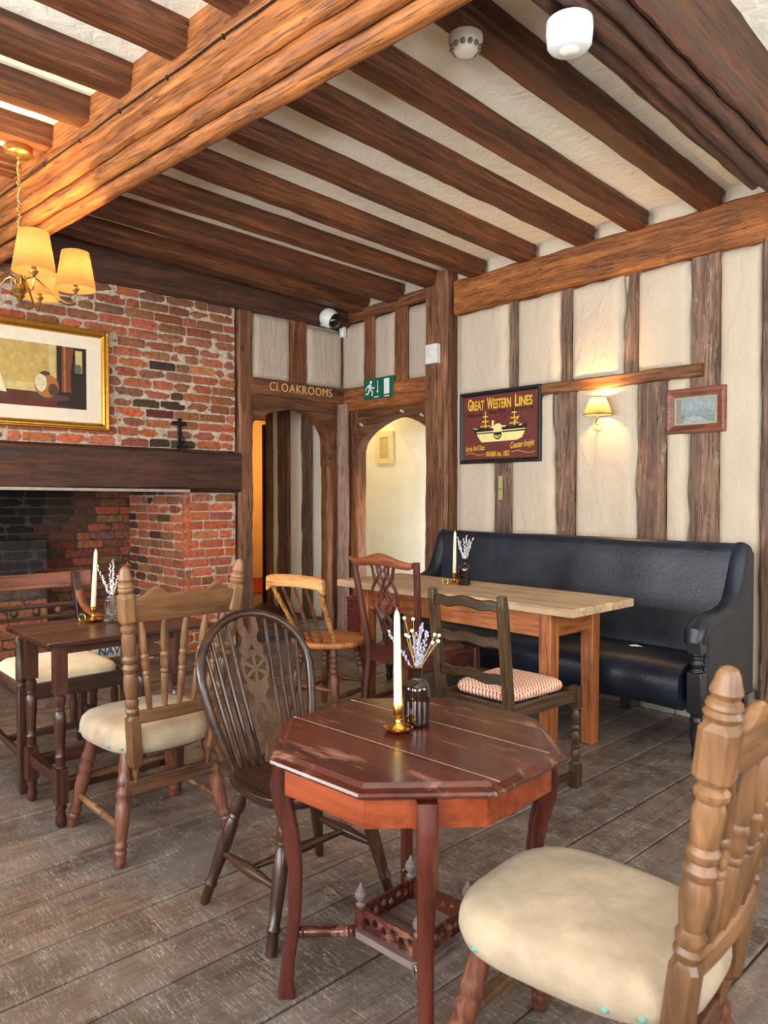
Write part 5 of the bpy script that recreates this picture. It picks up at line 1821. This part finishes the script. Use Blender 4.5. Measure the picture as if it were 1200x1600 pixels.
# exit sign
t = thing('exit_sign', 'green exit sign with a running figure, a down arrow and a doorway', 'sign', (-5.05, 4.655, 2.312))
EG = plain('exit_green', (14, 92, 72), .4, 0, .04)
EW = plain('exit_white', (232, 240, 232), .5)
mb = MB(); mb.box((-.20, -.098, -.03), (.20, .098, .012), FS); mb.build('panel', EG, t, smooth=0, bev=.004)
mb = MB()
z = .0132
mb.add(*plate([[(-.095 + .016 * cos(2 * pi * i / 16), .062 + .016 * sin(2 * pi * i / 16)) for i in range(16)]], .001), M=FS @ Matrix.Translation((0, 0, z)))
for pts in ([(-.135, .040), (-.10, .046), (-.085, .030), (-.098, -.008), (-.122, -.008), (-.125, .018)],
            [(-.135, .040), (-.165, .012), (-.158, .006), (-.125, .026)], [(-.165, .012), (-.172, -.012), (-.163, -.013), (-.156, .008)],
            [(-.095, .036), (-.070, .008), (-.046, .016), (-.044, .006), (-.072, -.004), (-.100, .022)],
            [(-.110, -.006), (-.080, -.030), (-.086, -.066), (-.074, -.066), (-.066, -.026), (-.098, .004)],
            [(-.122, -.006), (-.140, -.036), (-.172, -.036), (-.172, -.048), (-.134, -.048), (-.108, -.012)]):
    mb.add(*plate([pts], .001), M=FS @ Matrix.Translation((0, 0, z)))
mb.build('running_figure', EW, t, smooth=0)
mb = MB()
for pts in ([(-.006, .07), (.002, .07), (.002, -.02), (.012, -.02), (-.002, -.05), (-.016, -.02), (-.006, -.02)],):
    mb.add(*plate([pts], .001), M=FS @ Matrix.Translation((0, 0, z)))
mb.build('down_arrow', EW, t, smooth=0)
mb = MB()
for pts in ([(.085, -.062), (.155, -.062), (.155, .078), (.085, .078)], [(-.05, -.082), (.012, -.082), (.012, -.074), (-.05, -.074)], [(.09, -.086), (.155, -.086), (.155, -.078), (.09, -.078)]):
    mb.add(*plate([pts], .001), M=FS @ Matrix.Translation((0, 0, z)))
mb.build('doorway_mark', EW, t, smooth=0)

# white sounder box on the post
WP = plain('white_plastic', (220, 218, 212), .4, 0, .02)
t = thing('alarm_box', 'white square alarm box on the thick post right of the exit doorway', 'alarm box', (-4.322, 4.640, 2.520))
mb = MB(); mb.box((-.065, -.056, -.082), (.065, .0, .082)); mb.build('housing', WP, t, smooth=0, bev=.006, seg=3)
mb = MB(); mb.lathe([(0, .036), (.6, .036), (.8, .028), (1, .027)], (0, -.056, .012), (0, -.066, .012), 28); mb.build('dial_ring', plain('ivory', (222, 214, 196), .4), t)
mb = MB(); mb.lathe([(0, .020), (1, .017)], (0, -.064, .012), (0, -.070, .012), 20); mb.build('button', WP, t)

# security camera and motion sensor
t = thing('security_camera', 'white turret security camera with a black lens dome in the ceiling corner', 'security camera', (-5.51, 4.40, 3.0))  # mounted on the wall plate beam, a little below the ceiling
mb = MB(); mb.lathe([(0, .075), (1, .070)], (-.045, 0, 0), (-.02, 0, 0), 28); mb.build('base', WP, t)
mb = MB(); mb.ball((.055, -.01, -.012), .092, 24, 16); mb.build('body', WP, t)
d = V((.70, .28, -.42)).normalized()
mb = MB(); p = V((.055, -.01, -.012)); mb.lathe([(0, .070), (.3, .070), (.55, .064), (.75, .05), (.9, .032), (1, .006)], p + d * .050, p + d * .118, 24)
mb.build('lens_dome', plain('black_gloss', (14, 14, 16), .06, 0, .02, coat=.5), t)
t = thing('motion_sensor', 'small white motion sensor just under the security camera in the corner', 'sensor', (-5.545, 4.640, 2.915))
mb = MB(); mb.box((-.030, -.03, -.06), (.030, .02, .06)); mb.build('housing', WP, t, smooth=40, bev=.014, seg=4)
mb = MB(); mb.ball((.0, -.028, -.022), .022, 14, 10, (1, .55, 1)); mb.build('lens', plain('sensor_lens', (214, 214, 212), .3), t)

# smoke detectors
t = thing('smoke_detector', 'cream round smoke detector with dark vents on the underside of a ceiling joist', 'smoke detector', (-1.930, 2.245, 3.122))
mb = MB(); mb.lathe([(0, .068), (.25, .068), (.45, .062), (.50, .060), (.75, .050), (.95, .040), (1, .03)], (0, 0, 0), (0, 0, -.070), 32); mb.build('body', plain('ivory_plastic', (226, 214, 196), .45), t)
mb = MB()
for i in range(12):
    a = 2 * pi * i / 12
    mb.ball((.0535 * cos(a), .0535 * sin(a), -.046), .0105, 8, 6, (1, 1, 1.1))
mb.build('vents', plain('vent_dark', (128, 116, 104), .8), t)
t = thing('smoke_detector', 'large white drum-shaped smoke detector fixed under the thick dark side beam', 'smoke detector', (-1.340, 2.066, 2.826))
mb = MB(); mb.lathe([(0, .073), (.30, .074), (.33, .071), (.36, .074), (.80, .070), (.92, .062), (1, .046)], (0, 0, .0), (0, 0, -.090), 36); mb.build('body', plain('detector_white', (200, 199, 196), .45, 0, .02), t)
mb = MB(); mb.lathe([(0, .032), (.4, .032), (1, .023)], (0, 0, -.086), (0, 0, -.097), 28); mb.build('sensor_cap', plain('ivory_plastic', (226, 214, 196), .45), t)

# ---------------- chandelier
CC = V((-4.12, 1.25, 0))
t = thing('chandelier', 'brass five-arm chandelier with cream fabric shades hanging from a chain', 'chandelier', (CC.x, CC.y, 3.12))
ZB = -3.12
CB_ = plain('antique_brass', (206, 170, 100), .25, .95, .08)
mb = MB(); mb.lathe([(0, .068), (.15, .070), (.85, .070), (1, .062)], (0, 0, .0), (0, 0, -.042), 32); mb.build('canopy', CB_, t)
mb = MB()
z = -.042
k = 0
while z > -.46:
    ring = []
    for j in range(17):
        a = 2 * pi * j / 16
        u, w_ = .011 * cos(a), .022 * sin(a)
        ring.append((u if k % 2 == 0 else 0, 0 if k % 2 == 0 else u, z - .022 + w_))
    mb.tube(ring, .0026, 6)
    z -= .034
    k += 1
mb.build('chain', CB_, t)
mb = MB(); mb.tube([(.004 * sin(i * .9), .004 * cos(i * .9), -.04 - .42 * i / 20) for i in range(21)], .003, 6); mb.build('flex', plain('gold_flex', (206, 170, 110), .6), t)
mb = MB(); mb.lathe([(0, .006), (.55, .006), (.60, .016), (.66, .022), (.70, .014), (.74, .030), (.82, .038), (.88, .022), (.91, .026), (.95, .012), (.97, .014), (1, .003)], (0, 0, -.46), (0, 0, -.80), 20); mb.build('stem', CB_, t)
FAB = shade_mat('shade_linen', (104, 88, 64), 150)
LN = shade_mat('shade_lining', (250, 244, 226), 20)
lamps = []
for k in range(5):
    a = radians(-50 + 72 * k)
    dx, dy = rf(cos(a), sin(a))
    d = V((dx, dy, 0)).normalized()
    mb = MB()
    pts = [(.012, -.745), (.022, -.70), (.032, -.675), (.055, -.664), (.085, -.672), (.13, -.715), (.18, -.762), (.225, -.785), (.252, -.782), (.266, -.762), (.27, -.73)]
    mb.tube([d * r + V((0, 0, zz)) for r, zz in pts], .0050, 8)
    arm = mb.build('arm', CB_, t)
    c = d * .27
    mb = MB(); mb.lathe([(0, .010), (.1, .006), (.3, .020), (.36, .022), (.40, .012), (1, .011)], c + V((0, 0, -.735)), c + V((0, 0, -.640)), 16); mb.build('lamp_holder', CB_, arm)
    mb = MB(); mb.ball(c + V((0, 0, -.615)), .018, 12, 9, (1, 1, 1.4)); mb.build('bulb', BULB, arm)
    mb = MB()
    n = 40
    mb.loft([[c + V((r * cos(2 * pi * j / n), r * sin(2 * pi * j / n), zz)) for j in range(n)] for r, zz in ((.102, -.705), (.086, -.605), (.070, -.508))], True, False)
    mb.build('lamp_shade', FAB, t)
    lamps.append(c + V((CC.x, CC.y, 3.12 - .615)))

# ------------------------------------------------------------------ light
def area(name, loc, sx, sy, tgt, power, col):
    l = bpy.data.lights.new(name, 'AREA')
    l.shape = 'RECTANGLE'
    l.size, l.size_y = sx, sy
    l.energy = power
    l.color = col
    o = bpy.data.objects.new(name, l)
    COL.objects.link(o)
    o.location = loc
    o.rotation_euler = (V(tgt) - V(loc)).to_track_quat('-Z', 'Y').to_euler()
    return o
def point(name, loc, power, col, r=.02):
    l = bpy.data.lights.new(name, 'POINT')
    l.energy = power
    l.color = col
    l.shadow_soft_size = r
    o = bpy.data.objects.new(name, l)
    COL.objects.link(o)
    o.location = loc
    return o
DAY = (.93, .97, 1.0)
for i, (a, b, c, d) in enumerate(FRONT):
    area('daylight_front', ((a + b) / 2, -2.25, (c + d) / 2), b - a, d - c, ((a + b) / 2, 0, (c + d) / 2 + 1.5), (200, 240, 200)[i], DAY)
for i, (a, b, c, d) in enumerate(RIGHT):
    area('daylight_right', (1.85, (a + b) / 2, (c + d) / 2), b - a, d - c, (0, (a + b) / 2, (c + d) / 2 + 1.2), (130, 110)[i], DAY)
WARM = (1.0, .54, .18)
for p in lamps:
    point('chandelier_lamp', p, 85, WARM, .022)
point('sconce_lamp', V((-2.795, 4.722, 1.822)) + sc + V((0, 0, .146)), 46, (1, .54, .18), .02)
point('hall_lamp', (-8.0, 5.7, 1.9), 60, (1, .52, .16), .1)
point('lobby_lamp', (-6.2, 5.2, 2.35), 14, (1, .72, .32), .1)
area('lobby_fill_light', (-4.45, 5.30, .60), .7, .8, (-5.6, 5.75, .45), 22, (.95, .98, 1))  # area light added to whiten the lower lobby wall; no window there

w = bpy.data.worlds.new('World')
SC.world = w
w.use_nodes = True
w.node_tree.nodes['Background'].inputs[0].default_value = (.75, .85, 1, 1)
w.node_tree.nodes['Background'].inputs[1].default_value = .6

# ------------------------------------------------------------------ camera
cam = bpy.data.cameras.new('camera')
co = bpy.data.objects.new('camera', cam)
COL.objects.link(co)
yaw, pitch = math.atan2(1230, 1150), math.atan(25 / 1150)
f0, rr_ = V((-sin(yaw), cos(yaw), 0)), V((cos(yaw), sin(yaw), 0))
fw = f0 * cos(pitch) - V((0, 0, 1)) * sin(pitch)
upv = rr_.cross(fw)
M = Matrix.Identity(4)
for j in range(3):
    M[j][0], M[j][1], M[j][2] = rr_[j], upv[j], -fw[j]
M[2][3] = 1.31
co.matrix_world = M
cam.sensor_fit = 'HORIZONTAL'
cam.sensor_width = 36
cam.lens = 36 * 1150 / 1200
cam.clip_start = .02
cam.dof.use_dof = True
cam.dof.focus_distance = 3.0
cam.dof.aperture_fstop = 6.3
SC.camera = co
vs_ = SC.view_settings
vs_.view_transform = 'Standard'
vs_.look = 'None'
vs_.exposure = 0.0
vs_.gamma = 1.0
vs_.use_curve_mapping = False
SC.cycles.use_denoising = True
SC.cycles.max_bounces = 8
SC.cycles.diffuse_bounces = 5
SC.cycles.transparent_max_bounces = 8
SC.cycles.sample_clamp_indirect = 4.0
